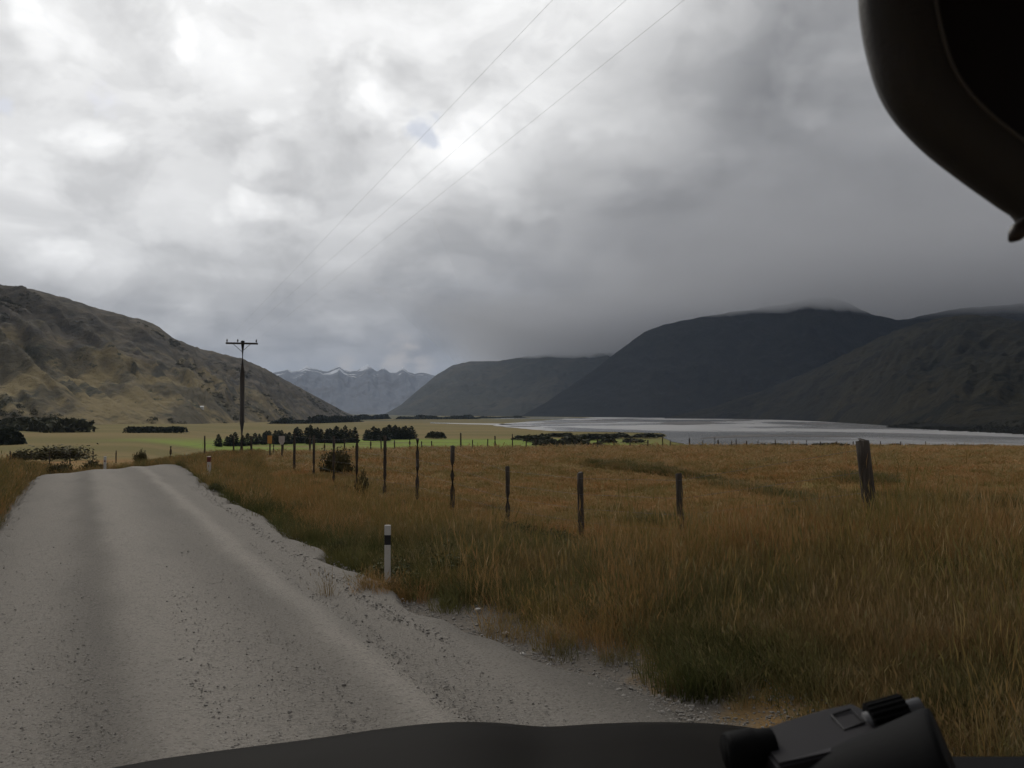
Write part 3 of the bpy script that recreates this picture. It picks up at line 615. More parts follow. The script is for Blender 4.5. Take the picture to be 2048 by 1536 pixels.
# ------------------------------------------------------------------ foliage
def leaf_mat(name, a, b, c):
    m = mat(name, a, 0.8, 0.15, [(0.9, b, 0.42, 0.62, 4), (6, c, 0.5, 0.72, 3)], None, 'World'); return m
M_conifer = leaf_mat('conifer_needles', (0.024, 0.030, 0.018), (0.034, 0.040, 0.021), (0.015, 0.018, 0.012))
M_scrub = leaf_mat('dark_scrub_leaves', (0.044, 0.046, 0.021), (0.060, 0.056, 0.025), (0.026, 0.028, 0.015))
M_bark = mat('bark', (0.05, 0.04, 0.03), 0.95, 0.1)
def leaf_quads(cent, size, rng, flat=0.4):
    n = len(cent); a = rng.normal(size=(n, 3)); a /= np.linalg.norm(a, axis=1)[:, None]
    b = rng.normal(size=(n, 3)); b -= (b * a).sum(1)[:, None] * a; b /= np.linalg.norm(b, axis=1)[:, None]
    s = np.asarray(size).reshape(-1, 1) * rng.uniform(.6, 1.3, (n, 1))
    V = np.stack([cent - a * s - b * s * flat, cent + a * s * .2 - b * s * flat * 1.3, cent + a * s, cent - a * s * .2 + b * s * flat * 1.3], 1).reshape(-1, 3)
    return V, np.arange(4 * n).reshape(-1, 4)
def conifer_mesh(seed, n=700):
    g = np.random.default_rng(seed); z = g.uniform(0, 1, n) ** 1.15
    prof = np.where(z < 0.12, 0.6 + z * 3, (1 - z) ** 0.55 * 1.0); rad = 0.22 * prof * np.sqrt(g.uniform(0.15, 1, n)) * (1 + 0.25 * np.sin(z * 40 + seed))
    th = g.uniform(0, 2 * np.pi, n); lob = 1 + 0.25 * np.sin(th * 3 + seed) * (1 - z)
    C = np.stack([rad * lob * np.cos(th), rad * lob * np.sin(th), 0.05 + z * 0.95 - rad * 0.25], -1)
    V, Q = leaf_quads(C, 0.055 * (1 - z * .5), g, 0.5); return V, Q
con = [np_mesh('crown', *conifer_mesh(40 + k), M_conifer, None, False, False).data for k in range(4)]
def round_mesh(seed, n=600, ex=(0.5, 0.5, 0.45)):
    g = np.random.default_rng(seed); d = g.normal(size=(n, 3)); d /= np.linalg.norm(d, axis=1)[:, None]; d[:, 2] = np.abs(d[:, 2]) * 1.0 - 0.15
    lob = 1 + 0.28 * np.sin(d[:, 0] * 5 + seed) * np.cos(d[:, 1] * 4 + seed * 2) + 0.12 * np.sin(d[:, 2] * 9 + seed)
    C = d * np.array(ex) * 2 * 0.5 * (g.uniform(0.2, 1, n) ** 0.33)[:, None] * lob[:, None]; C[:, 2] += ex[2] * 0.35
    return leaf_quads(C, np.full(n, 0.085), g, 0.5)
rnd = [np_mesh('foliage', *round_mesh(70 + k), M_scrub, None, False, False).data for k in range(4)]
M_bush = leaf_mat('brown_green_bush', (0.085, 0.075, 0.034), (0.060, 0.058, 0.026), (0.13, 0.10, 0.05))
def bush_mesh(seed):
    g = np.random.default_rng(seed); n = 2600; V, Q = round_mesh(seed, n); c = V.reshape(-1, 4, 3).mean(1); V = (V.reshape(-1, 4, 3) - c[:, None]) * 0.42 + c[:, None] * (1 + 0.18 * g.normal(size=(n, 1, 1))) ; return V.reshape(-1, 3), Q
bsh = [np_mesh('foliage', *bush_mesh(90 + k), M_bush, None, False, False).data for k in range(4)]
bm = bmesh.new(); tube(bm, [(0, 0, -0.03), (0.004, 0, 0.15), (0, 0, 0.9)], [0.022, 0.016, 0.003], 7); trunk_me = bm_obj('trunk', bm, M_bark); trunk_d = trunk_me.data; bpy.data.objects.remove(trunk_me)
ORD = 'first second third fourth fifth sixth seventh eighth ninth tenth eleventh twelfth thirteenth fourteenth fifteenth sixteenth seventeenth eighteenth nineteenth twentieth'.split()
ORD += ['twenty-' + o for o in ORD[:9]]
def tree(name, label, group, u, vt, vb, kind, wk=1.0, seed=0, Zg=None):
    # stand the tree where the sight line to its foot meets the flats
    Z = Zg or 550.0
    for _ in range(30):
        x = (u - 1024) / F * Z; zg = H(x, Z); Z = 0.5 * Z + 0.5 * max(60, min(4000, (EYE - zg) * F / max(4, vb - HORIZON)))
    x = (u - 1024) / F * Z; zg = H(x, Z); h = (vb - vt) / F * Z
    e = empty(name, (x, Z, zg), seed * 1.7); tag(e, label, 'tree', group); e.scale = (h * wk, h * wk, h)
    link(bpy.data.objects.new('trunk', trunk_d), e); link(bpy.data.objects.new('crown', (con if kind == 'con' else rnd)[seed % 4]), e)
    return e
tr = random.Random(5)
for i, (u, vt, vb) in enumerate([(438, 868, 893), (455, 872, 892), (463, 868, 892), (471, 864, 892), (486, 870, 892), (496, 866, 891)]):
    tree('conifer_tree', f'dark conifer in the small clump behind the power pole, {ORD[i]} from the left', 'conifers behind the power pole', u, vt, vb, 'con', 1.8, i)
for i in range(26):
    u = 510 + i * 7.9 + tr.uniform(-3, 3); vt = 866 - 10 * min(1, max(0, (u - 560) / 60)) + tr.uniform(-5, 4); vb = 888 - (u - 510) * 0.012 + tr.uniform(-1.5, 1.5)
    tree('conifer_tree', f'dark conifer in the long middle belt on the flats, {ORD[i]} from the left', 'conifers of the middle belt', u, vt - 2, vb, 'con', 1.7 + tr.uniform(-.3, .4), i + 3)
for i in range(15):
    u = 733 + i * 6.6 + tr.uniform(-2, 2); vt = 858 - 5 * min(1, max(0, (u - 735) / 40)) + tr.uniform(-3, 4); vb = 881 - (i > 6) * 3 + tr.uniform(-1, 1)
    tree('conifer_tree', f'dark conifer in the dense right-hand plantation block, {ORD[i]} from the left', 'conifers of the right-hand block', u, vt - 2, vb, 'con', 1.9 + tr.uniform(-.3, .3), i + 9)
for i, (u, vt, vb) in enumerate([(862, 858, 877), (872, 853, 877), (881, 856, 877)]):
    tree('broadleaf_tree', f'rounded dark tree in the lone clump right of the conifers, {ORD[i]} from the left', 'trees of the lone clump', u, vt, vb, 'rnd', 1.1, i)

def hedge(name, label, a, b, h, dep, m, n=1500, cat='hedge', leaf=None):
    """a long leafy mass between world points a and b"""
    a = Vector(a); b = Vector(b); L = (b - a).length; g = np.random.default_rng(int(L * 7) % 1000); ax = (b - a) / L; nrm = Vector((-ax.y, ax.x, 0))
    k = g.uniform(0, 1, n); hh = h * (0.75 + 0.3 * vnoise(k * L / (h * 1.6), k * 0, 4)) * np.minimum(1, np.minimum(k, 1 - k) * L / h * 1.5 + 0.35)
    zz = g.uniform(0, 1, n) ** 0.6; y = g.uniform(-.5, .5, n) * dep * (1 - 0.4 * zz)
    C = np.stack([ax.x * L * k + nrm.x * y, ax.y * L * k + nrm.y * y, (b.z - a.z) * k + hh * zz], -1)
    V, Q = leaf_quads(C, np.full(n, leaf or h * 0.16), g, 0.6)
    o = np_mesh(name, V, Q, m, None, False); o.location = a; tag(o, label, cat); return o
def gp(u, v, Z=None):
    Z = Z or 600.0
    for _ in range(40):
        x = (u - 1024) / F * Z; Z = 0.5 * Z + 0.5 * max(20, min(6000, (EYE - H(x, Z)) * F / max(3, v - HORIZON)))
    x = (u - 1024) / F * Z; return Vector((x, Z, H(x, Z)))
def hsize(px, Z): return px / F * Z
a, b = gp(258, 866), gp(368, 866); hedge('shelter_hedge', 'long low dark shelter hedge at the foot of the tussock hill', a, b, hsize(13, a.y), 14, M_conifer, 2600)
a, b = gp(-60, 889), gp(36, 889); hedge('shelter_hedge', 'tall block-shaped dark hedge at the far left edge', a, b, hsize(34, a.y), 16, M_conifer, 3200, leaf=1.0)
a, b = gp(22, 857), gp(150, 865); hedge('scrub_belt', 'dark wedge of scrub under the pale slope at the left', a, b, hsize(20, a.y), 40, M_scrub, 2600, 'scrub', 2.2)
# far woods along the valley floor: read as masses
def wood(pix, hpx, n, seed):
    g = np.random.default_rng(seed); C = []; S = []
    pu = np.array([p[0] for p in pix]); pv = np.array([p[1] for p in pix])
    k = g.uniform(pu[0], pu[-1], n); v = np.interp(k, pu, pv)
    Z = (EYE - PLAIN) * F / (v - HORIZON); x = (k - 1024) / F * Z
    h = hpx / F * Z * (0.45 + 0.7 * vnoise(k / 14, k * 0, seed)) * sstep(0, 0.12, (k - pu[0]) / (pu[-1] - pu[0])) * sstep(0, 0.12, (pu[-1] - k) / (pu[-1] - pu[0]))
    C = np.stack([x, Z + g.uniform(-1, 1, n) * 0.02 * Z, PLAIN + h * g.uniform(0, 1, n)], -1)
    V, Q = leaf_quads(C, h * 0.16 + 1.0, g, 0.6); o = np_mesh('distant_wood', V, Q, M_conifer, None, False)
    tag(o, kind='stuff'); return o
wood([(540, 848), (620, 847), (725, 843.5)], 13, 5000, 3); wood([(705, 840), (780, 838)], 9, 2500, 4); wood([(790, 838.5), (880, 838.5), (960, 838)], 8, 3000, 5); wood([(900, 837.0), (1060, 836)], 4, 2500, 6)
def shrub(label, u, vt, vb, wpx, Z=None, seed=0, name='shrub', group=None, dark=False):
    p = gp(u, vb, Z) if Z is None else Vector(((u - 1024) / F * Z, Z, H((u - 1024) / F * Z, Z)))
    h = max(0.25, (vb - vt) / F * p.y); w = wpx / F * p.y
    if Z is not None: h = max(0.2, P(u, vt, Z).z - p.z)
    e = empty(name, p, seed * 2.1); tag(e, label, 'shrub', group); e.scale = (w * .9, w * .9, h * 1.25)
    link(bpy.data.objects.new('foliage', (rnd if Z is None or dark else bsh)[seed % 4]), e); return e
shrub('dark spiky bush in the brown grass just beyond the fence line', 676, 885, 915, 62, 34, 1)
shrub('small dark bush low in the grass left of the fence', 726, 925, 948, 30, 22, 2)
shrub('dark low shrub on the crest beside the tiny white marker', 188, 909, 932, 50, 35.5, 3)
shrub('brown-green low shrub at the left end of the road crest', 125, 916, 938, 60, 34, 0)
shrub('rounded scrubby bush beyond the right end of the road crest', 283, 893, 915, 26, 80, 2)
shrub('wide dark scrub patch in the dip left of the road crest', 120, 884, 908, 120, 150, 1)
shrub('narrower scrub patch beside the pale bank far left', 45, 893, 912, 50, 145, 3)
for i, (u, vt, vb, w) in enumerate(sorted([(1080, 862, 884, 60), (1140, 864, 897, 55), (1100, 872, 893, 40), (1195, 879, 897, 36), (1175, 862, 880, 70), (1235, 862, 876, 60), (1290, 863, 876, 55), (1165, 875, 897, 40), (1045, 868, 880, 45), (1290, 884, 898, 28), (1265, 873, 886, 50), (1120, 862, 874, 60), (1065, 866, 884, 40), (1125, 876, 897, 60), (1150, 868, 884, 60), (1205, 864, 878, 60), (1310, 864, 874, 40), (1085, 876, 892, 50), (1215, 872, 886, 40)])):
    shrub(f'dark bush on the green flat before the lake, {ORD[i]} from the left', u, vt, vb, w, None, i, 'lakeside_shrub', 'bushes on the flat before the lake')
for i, (u, vt, w) in enumerate([(1405, 891, 60), (1470, 892, 60), (1520, 888, 40), (1555, 886, 44), (1600, 889, 50), (1640, 886, 40), (1676, 885, 46), (1745, 890, 40), (1790, 888, 34), (1830, 890, 50), (1880, 890, 44), (1930, 890, 40), (1975, 890, 36)]):
    az = math.atan((u - 1024) / F); rr_ = float(np.interp(az, AZ_E, R_E)) + 2
    shrub(f'low dark shrub along the field edge against the lake, {ORD[i]} from the left', u, vt - 3.5, 899, w, rr_ * math.cos(az), i, 'edge_shrub', 'shrubs along the field edge', True)
# white hut low on the tussock hill
def hut():
    a = HL[:, :, :].reshape(-1, 3); z = a[:, 1]; pu = 1024 + F * a[:, 0] / z; pv = HORIZON - F * (a[:, 2] - EYE) / z
    i = int(np.argmin((pu - 402) ** 2 + (pv - 816) ** 2)); p = Vector(a[i]); w = hsize(9, p.y); h = w * .35
    e = empty('hut', p, 0.2); tag(e, 'tiny white hut alone low on the tussock hillside', 'hut')
    mw = mat('white_hut_wall', (0.75, 0.75, 0.75), 0.7); mr = mat('hut_roof', (0.55, 0.56, 0.58), 0.5)
    bm = bmesh.new(); box(bm, (0, 0, h * .5 - 1), (w, w * .6, h + 2)); bm_obj('wall', bm, mw, e)
    o = w * .32; V = [(-w * .54, -o * 1.1, h), (w * .54, -o * 1.1, h), (w * .54, o * 1.1, h), (-w * .54, o * 1.1, h), (-w * .54, 0, h * 1.5), (w * .54, 0, h * 1.5)]
    mesh_obj('roof', V, [(0, 1, 5, 4), (2, 3, 4, 5), (0, 4, 3), (1, 2, 5), (0, 3, 2, 1)], mr, e)
hut()

# ------------------------------------------------------------------ instanced ground cover (nobody could count it)
def scatter(name, protos, pts, scl, rot, label_kind='stuff', idx=None):
    """points with scale/rotation attributes, instanced through geometry nodes from unlinked prototype meshes"""
    c = bpy.data.collections.new(name + '_source')
    for k, o in enumerate(protos): o.name = f'{name}_source_{k:02d}'; c.objects.link(o)
    me = bpy.data.meshes.new(name); me.vertices.add(len(pts)); me.vertices.foreach_set('co', np.asarray(pts, np.float32).ravel())
    a = me.attributes.new('scl', 'FLOAT_VECTOR', 'POINT'); a.data.foreach_set('vector', np.asarray(scl, np.float32).ravel())
    a = me.attributes.new('rot', 'FLOAT_VECTOR', 'POINT'); a.data.foreach_set('vector', np.asarray(rot, np.float32).ravel())
    a = me.attributes.new('idx', 'INT', 'POINT'); a.data.foreach_set('value', np.asarray(idx if idx is not None else RNG.integers(0, len(protos), len(pts)), np.int32))
    o = link(bpy.data.objects.new(name, me)); tag(o, kind=label_kind)
    ng = bpy.data.node_groups.new(name, 'GeometryNodeTree')
    ng.interface.new_socket('Geometry', in_out='INPUT', socket_type='NodeSocketGeometry'); ng.interface.new_socket('Geometry', in_out='OUTPUT', socket_type='NodeSocketGeometry')
    N = ng.nodes.new; Lk = ng.links.new
    gi = N('NodeGroupInput'); go = N('NodeGroupOutput'); ci = N('GeometryNodeCollectionInfo'); ci.inputs['Collection'].default_value = c; ci.inputs['Separate Children'].default_value = True; ci.inputs['Reset Children'].default_value = True
    iop = N('GeometryNodeInstanceOnPoints'); iop.inputs['Pick Instance'].default_value = True
    def attr(n, t):
        x = N('GeometryNodeInputNamedAttribute'); x.data_type = t; x.inputs['Name'].default_value = n; return x.outputs['Attribute']
    Lk(gi.outputs[0], iop.inputs['Points']); Lk(ci.outputs[0], iop.inputs['Instance']); Lk(attr('idx', 'INT'), iop.inputs['Instance Index'])
    e2r = N('FunctionNodeEulerToRotation'); Lk(attr('rot', 'FLOAT_VECTOR'), e2r.inputs[0]); Lk(e2r.outputs[0], iop.inputs['Rotation'])
    Lk(attr('scl', 'FLOAT_VECTOR'), iop.inputs['Scale']); Lk(iop.outputs[0], go.inputs[0])
    md = o.modifiers.new('scatter', 'NODES'); md.node_group = ng
    return o
def tuft(seed, nb, h, spread, width, m, bend=0.35, seeds=0.0):
    g = np.random.default_rng(seed); V = []; Q = []
    for i in range(nb):
        th = g.uniform(0, 2 * np.pi); r0_ = spread * math.sqrt(g.uniform()) ; bx_, by_ = r0_ * math.cos(th), r0_ * math.sin(th)
        hh = h * g.uniform(.55, 1.1); la = g.uniform(0, 2 * np.pi); le = bend * hh * g.uniform(.3, 1.2) ; dx, dy = math.cos(la) * le + bx_ * .5, math.sin(la) * le + by_ * .5
        wa = g.uniform(0, np.pi); wx, wy = math.cos(wa) * width / 2, math.sin(wa) * width / 2
        b0 = len(V)
        V += [(bx_ - wx, by_ - wy, -0.04), (bx_ + wx, by_ + wy, -0.04), (bx_ + dx * .32 + wx * .85, by_ + dy * .32 + wy * .85, hh * .55), (bx_ + dx * .32 - wx * .85, by_ + dy * .32 - wy * .85, hh * .55), (bx_ + dx, by_ + dy, hh)]
        Q += [(b0, b0 + 1, b0 + 2, b0 + 3), (b0 + 3, b0 + 2, b0 + 4)]
        if g.uniform() < seeds:      # a seed head
            b0 = len(V); tx, ty = bx_ + dx, by_ + dy; sw = width * 1.3
            V += [(tx, ty, hh * .86), (tx + wx / width * sw * 2, ty + wy / width * sw * 2, hh * .95), (tx + dx * .12, ty + dy * .12, hh * 1.1), (tx - wx / width * sw * 2, ty - wy / width * sw * 2, hh * .95)]; Q += [(b0, b0 + 1, b0 + 2, b0 + 3)]
    o = mesh_obj('tuft', V, Q, m, None, False, False); return o
def grass_mat(name, a, b, c, d):
    m = mat(name, a, 0.75, 0.12, [(0.55, b, 0.45, 0.60, 4), (0.22, c, 0.52, 0.66, 4), (3.0, d, 0.54, 0.72, 3)], None, 'World')
    t = m.node_tree; src, bs = color_socket(m); oi = t.nodes.new('ShaderNodeObjectInfo')
    rp = t.nodes.new('ShaderNodeValToRGB'); e = rp.color_ramp.elements; rp.color_ramp.interpolation = 'LINEAR'
    stops = [(0.0, (0.55, 0.62, 0.55)), (0.25, (0.80, 0.92, 0.80)), (0.5, (1.0, 1.0, 1.0)), (0.75, (1.08, 1.06, 1.05)), (0.92, (1.25, 1.32, 1.5)), (1.0, (0.85, 0.68, 0.62))]
    while len(e) < len(stops): e.new(0.5)
    for el, (p_, c_) in zip(e, stops): el.position = p_; el.color = (*c_, 1)
    t.links.new(oi.outputs['Random'], rp.inputs[0])
    x = t.nodes.new('ShaderNodeVectorMath'); x.operation = 'MULTIPLY'; t.links.new(src, x.inputs[0]); t.links.new(rp.outputs[0], x.inputs[1]); t.links.new(x.outputs[0], bs.inputs['Base Color'])
    tl = t.nodes.new('ShaderNodeBsdfTranslucent'); t.links.new(x.outputs[0], tl.inputs[0]); mx = t.nodes.new('ShaderNodeMixShader'); mx.inputs[0].default_value = 0.25
    out = t.nodes['Material Output']; t.links.new(bs.outputs[0], mx.inputs[1]); t.links.new(tl.outputs[0], mx.inputs[2]); t.links.new(mx.outputs[0], out.inputs['Surface']); return m
M_gdry = grass_mat('dry_brown_grass', (0.3008, 0.1782, 0.0714), (0.2209, 0.1604, 0.0571), (0.3196, 0.1604, 0.0592), (0.3854, 0.2871, 0.1530))
M_gmix = grass_mat('dimmed_verge_grass', (0.155, 0.128, 0.053), (0.225, 0.152, 0.067), (0.088, 0.089, 0.037), (0.29, 0.225, 0.12))  # lens dimming of the near foreground is put into this grass colour
M_ggrn = grass_mat('green_edge_grass', (0.0837, 0.0830, 0.0288), (0.1148, 0.1037, 0.0360), (0.0607, 0.0634, 0.0240), (0.1620, 0.1220, 0.0480))
def sample(n, rmin, rmax, azmin, azmax, power):
    """points denser close to the camera"""
    k = RNG.uniform(0, 1, n); e = 2 - power; r = (rmin ** e + k * (rmax ** e - rmin ** e)) ** (1 / e)
    az = np.radians(RNG.uniform(azmin, azmax, n)); return r * np.sin(az), r * np.cos(az), r
def place(x, y, mask):
    x, y = x[mask], y[mask]; return x, y, ground(x, y)
def attrs(n, lo, hi, zlo=0.75, zhi=1.25, tilt=0.12):
    s = RNG.uniform(lo, hi, n); scl = np.stack([s, s, s * RNG.uniform(zlo, zhi, n)], -1)
    rot = np.stack([RNG.normal(0, tilt, n), RNG.normal(0, tilt, n), RNG.uniform(0, 6.283, n)], -1); return scl, rot
dryT = [tuft(100 + k, 64, 0.44, 0.17, 0.0045, M_gdry, 0.5, 0.35) for k in range(5)]
mixT = [tuft(120 + k, 66, 0.36, 0.18, 0.0052, M_gmix, 0.55, 0.2) for k in range(5)]
grnT = [tuft(140 + k, 60, 0.24, 0.16, 0.007, M_ggrn, 0.6, 0.0) for k in range(4)]
fldT = [tuft(160 + k, 40, 0.075, 0.30, 0.012, M_gdry, 0.7, 0.1) for k in range(4)]
def edge_r(s, t): return s > redge(t) + 0.22 + 0.30 * fbm(t / 1.2, s * 0 + 4, 31, 3)
# rank grass of the near verge
x, y, r = sample(38000, 2.3, 62, -30, 46, 1.15); s, t = st_of(x, y)
m_ = edge_r(s, t) & (s < 9.5 + 1.0 * fbm(t / 3, s * 0, 3, 2)) & (RNG.uniform(0, 1, len(x)) < sstep(.1, 1.4, s - redge(t)) * .9 + .1)
X, Y, Z = place(x, y, m_); s, t = st_of(X, Y); scl, rot = attrs(len(X), 0.55, 1.0)
scl[:, 2] *= (0.45 + 0.75 * sstep(0, 2.0, s - redge(t))) * (1 - 0.68 * np.maximum(sstep(10.5, 13, Y) * sstep(4.8, 6.5, s), sstep(8.3, 10.5, Y) * sstep(4.6, 5.8, s) * sstep(3.8, 2.6, X))); dryp = vnoise(X / 2.1, Y / 2.1, 8) + 0.25 * sstep(8, 20, np.hypot(X, Y)) - 0.16 * sstep(8, 4.5, np.hypot(X, Y)) + RNG.normal(0, 0.1, len(X)) > 0.68
scatter('verge_grass', mixT, np.stack([X, Y, Z], -1)[~dryp], scl[~dryp], rot[~dryp]); scatter('dry_verge_grass', dryT, np.stack([X, Y, Z], -1)[dryp], scl[dryp], rot[dryp])
mp_ = P(775, 1152, 8.65); X = mp_.x + RNG.normal(0.12, 0.28, 60); Y = mp_.y + RNG.normal(-0.05, 0.22, 60); Z = ground(X, Y); scl, rot = attrs(60, 0.35, 0.6)
scatter('marker_tussock', [tuft(130 + k, 60, 0.40, 0.14, 0.0045, M_gdry, 0.6, 0.3) for k in range(2)], np.stack([X, Y, Z], -1), scl, rot)
# tall bent seed stalks standing over the verge, and leafy weeds low in it
x, y, r = sample(5200, 3.0, 32, -30, 46, 1.2); s, t = st_of(x, y); m_ = edge_r(s - 0.25, t) & (s < 9.5) & (vnoise(x / 1.7, y / 1.7, 41) > 0.45)
X, Y, Z = place(x, y, m_); s, t = st_of(X, Y); scl, rot = attrs(len(X), 0.7, 1.15, 0.8, 1.3, 0.2); scl[:, 2] *= 1 - 0.55 * sstep(10.5, 13, Y) * sstep(4.8, 6.5, s)
scatter('seed_stalks', [tuft(200 + k, 9, 0.66, 0.14, 0.0035, M_gdry, 0.45, 1.0) for k in range(5)], np.stack([X, Y, Z], -1), scl, rot)
x, y, r = sample(2600, 3.0, 30, -30, 46, 1.1); s, t = st_of(x, y); m_ = edge_r(s - 0.1, t) & (s < 7.5) & (t > 6.5) & (vnoise(x / 1.1, y / 1.1, 43) > 0.62 - 0.17 * sstep(8, 11, t) * sstep(5, 3.6, s))
X, Y, Z = place(x, y, m_); scl, rot = attrs(len(X), 0.25, 0.55, 0.6, 1.0, 0.1)
M_weed = leaf_mat('verge_weed_leaves', (0.072, 0.076, 0.030), (0.105, 0.095, 0.040), (0.050, 0.055, 0.023))
wp = []
for k in range(4):
    V, Q = round_mesh(400 + k, 900); c_ = V.reshape(-1, 4, 3).mean(1)[:, None]; wp.append(np_mesh('weed', ((V.reshape(-1, 4, 3) - c_) * 0.36 + c_ * 1.05).reshape(-1, 3), Q, M_weed, None, False, False))
scatter('verge_weeds', wp, np.stack([X, Y, Z], -1), scl, rot)
# low green growth along the road edge
x, y, r = sample(16000, 2.3, 34, -32, 46, 1.2); s, t = st_of(x, y)
m_ = (s > redge(t) + 0.10) & (s < S_R + 2.8) & (vnoise(x / 1.5, y / 1.5, 14) > 0.50 - 0.30 * sstep(6.5, 9, t) + 0.10 * (s - S_R))
X, Y, Z = place(x, y, m_); scl, rot = attrs(len(X), 0.5, 1.1); scatter('green_edge_growth', grnT, np.stack([X, Y, Z], -1), scl, rot)
# shorter grass of the field beyond the fence, out to the brink
x, y, r = sample(52000, 12, 150, -34, 40, 1.1); s, t = st_of(x, y); az = np.arctan2(x, y)
m_ = (s > 7.6) & (r < np.interp(az, AZ_E, R_E) + 3)
X, Y, Z = place(x, y, m_); scl, rot = attrs(len(X), 0.8, 1.5); k_ = np.clip(np.hypot(X, Y) / 25, 1, 3.5); scl[:, 0] *= k_; scl[:, 1] *= k_; scl[:, 2] *= 0.8 + 0.1 * k_
scatter('field_grass', fldT, np.stack([X, Y, Z], -1), scl, rot)
# darker green growth in the drain and the wet spots of the field
seg_ = [((1175, 924), (1330, 943)), ((1330, 943), (1600, 998)), ((1600, 996), (2040, 1008)), ((1275, 1046), (1380, 1056)), ((1690, 955), (1770, 962))]
k = np.tile(np.linspace(0, 1, 260), len(seg_)); q0 = np.repeat(np.array([a for a, _ in seg_], float), 260, 0); q1 = np.repeat(np.array([b for _, b in seg_], float), 260, 0)
qu = q0[:, 0] + (q1[:, 0] - q0[:, 0]) * k + RNG.normal(0, 6, len(k)); qv = q0[:, 1] + (q1[:, 1] - q0[:, 1]) * k + RNG.normal(0, 4, len(k)); Zq = np.full(len(k), 30.0)
for _ in range(16): Zq = 0.5 * Zq + 0.5 * (EYE - ground((qu - 1024) / F * Zq, Zq)) * F / (qv - HORIZON)
X, Y = (qu - 1024) / F * Zq, Zq; Z = ground(X, Y); scl, rot = attrs(len(X), 0.8, 1.6); scl[:, 2] *= 0.7
scatter('drain_growth', [tuft(150 + k, 50, 0.20, 0.30, 0.012, (M_ggrn, M_gmix, M_gmix)[k], 0.7, 0.0) for k in range(3)], np.stack([X, Y, Z], -1), scl, rot)
# bank left of the road and the ground past the crest
x, y, r = sample(26000, 6, 70, -50, -16, 1.0); s, t = st_of(x, y)
m_ = ((s < S_L - 0.18) & (t < 45)) | ((s > redge(t) + .3) & (s < 16)) | ((t > 37) & (s < 8))
X, Y, Z = place(x, y, m_); scl, rot = attrs(len(X), 0.5, 1.0); scatter('bank_grass', mixT[:3] and [tuft(180 + k, 42, 0.40, 0.16, 0.009, M_gmix, 0.55, 0.25) for k in range(3)] + [tuft(190 + k, 42, 0.42, 0.16, 0.008, M_gdry, 0.5, 0.3) for k in range(2)], np.stack([X, Y, Z], -1), scl, rot)
# loose stones on the road shoulder
def stone(seed, m):
    bm = bmesh.new(); bmesh.ops.create_icosphere(bm, subdivisions=2, radius=1.0); g = random.Random(seed)
    ax = [Vector((g.uniform(-1, 1), g.uniform(-1, 1), g.uniform(-1, 1))).normalized() for _ in range(7)]; ct = [g.uniform(.55, .85) for _ in ax]
    for v in bm.verts:
        for a_, c_ in zip(ax, ct):
            d_ = v.co.dot(a_)
            if d_ > c_: v.co -= a_ * (d_ - c_)
        v.co.z *= 0.65
    me = bpy.data.meshes.new('stone'); bm.to_mesh(me); bm.free(); me.materials.append(m); return bpy.data.objects.new('stone', me)
M_stone = mat('grey_river_stone', (0.2368, 0.2200, 0.1962), 0.9, 0.1, [(30, (0.1722, 0.1591, 0.1423), 0.45, 0.6, 4), (12, (0.3014, 0.2823, 0.2546), 0.55, 0.68, 3)], None, 'World')
stones = [stone(k, M_stone) for k in range(5)]
x, y, r = sample(240000, 1.8, 22, -40, 46, 1.5); s, t = st_of(x, y); u_ = RNG.uniform(0, 1, len(x))
onroad = (s > S_L) & (s < redge(t) + .1); lane = 0.25 + 0.5 * (np.abs(((s - 0.45) % 1.4) - 0.7) > 0.45)
m_ = (onroad & (u_ < 0.95 * lane * sstep(15, 4, r))) | ((s > redge(t) - .35) & (s < redge(t) + 0.8) & (u_ < 0.55)) | ((s > S_L - .3) & (s < S_L + .15))
x, y, s, t = x[m_], y[m_], s[m_], t[m_]; z = np.where((s > S_L - .1) & (s < redge(t) + .1), road_z(s, t) + 0.0, np.maximum(ground(x, y), -9))
sz = np.exp(RNG.normal(math.log(0.0042), 0.40, len(x))); sz = np.where(s > redge(t) - .3, sz * 1.5, sz); sz = np.clip(sz, 0.002, 0.022)
scatter('gravel', stones, np.stack([x, y, z + sz * .2], -1), np.stack([sz, sz, sz], -1) * RNG.uniform(.8, 1.2, (len(x), 3)), np.stack([RNG.normal(0, .3, len(x)), RNG.normal(0, .3, len(x)), RNG.uniform(0, 6.28, len(x))], -1))
M_pstone = mat('pale_stone', (0.42, 0.40, 0.37), 0.85, 0.2, [(8, (0.3, 0.28, 0.26), 0.5, 0.7, 4)])
for i, (u, v, w, lb) in enumerate([(957, 1226, 17, 'pale flat stone at the grass edge right of the banded marker'), (1012, 1270, 16, 'pale stone on the shoulder beside the dark green tussock'), (1045, 1308, 16, 'pale stone lying below the dark green tussock'), (1098, 1327, 12, 'small pale stone furthest right on the gravel shoulder')]):
    z_ = 0
    Z = EYE * F / (v - HORIZON); x = (u - 1024) / F * Z; Z = (EYE - max(H(x, Z), -0.2)) * F / (v - HORIZON); x = (u - 1024) / F * Z
    o = link(stone(60 + i, M_pstone)); o.name = 'pale_stone'; k = w / 2 / F * Z; o.scale = (k, k * .8, k * .7); o.location = (x, Z, H(x, Z) + k * .75); tag(o, lb, 'stone', 'pale stones on the shoulder')

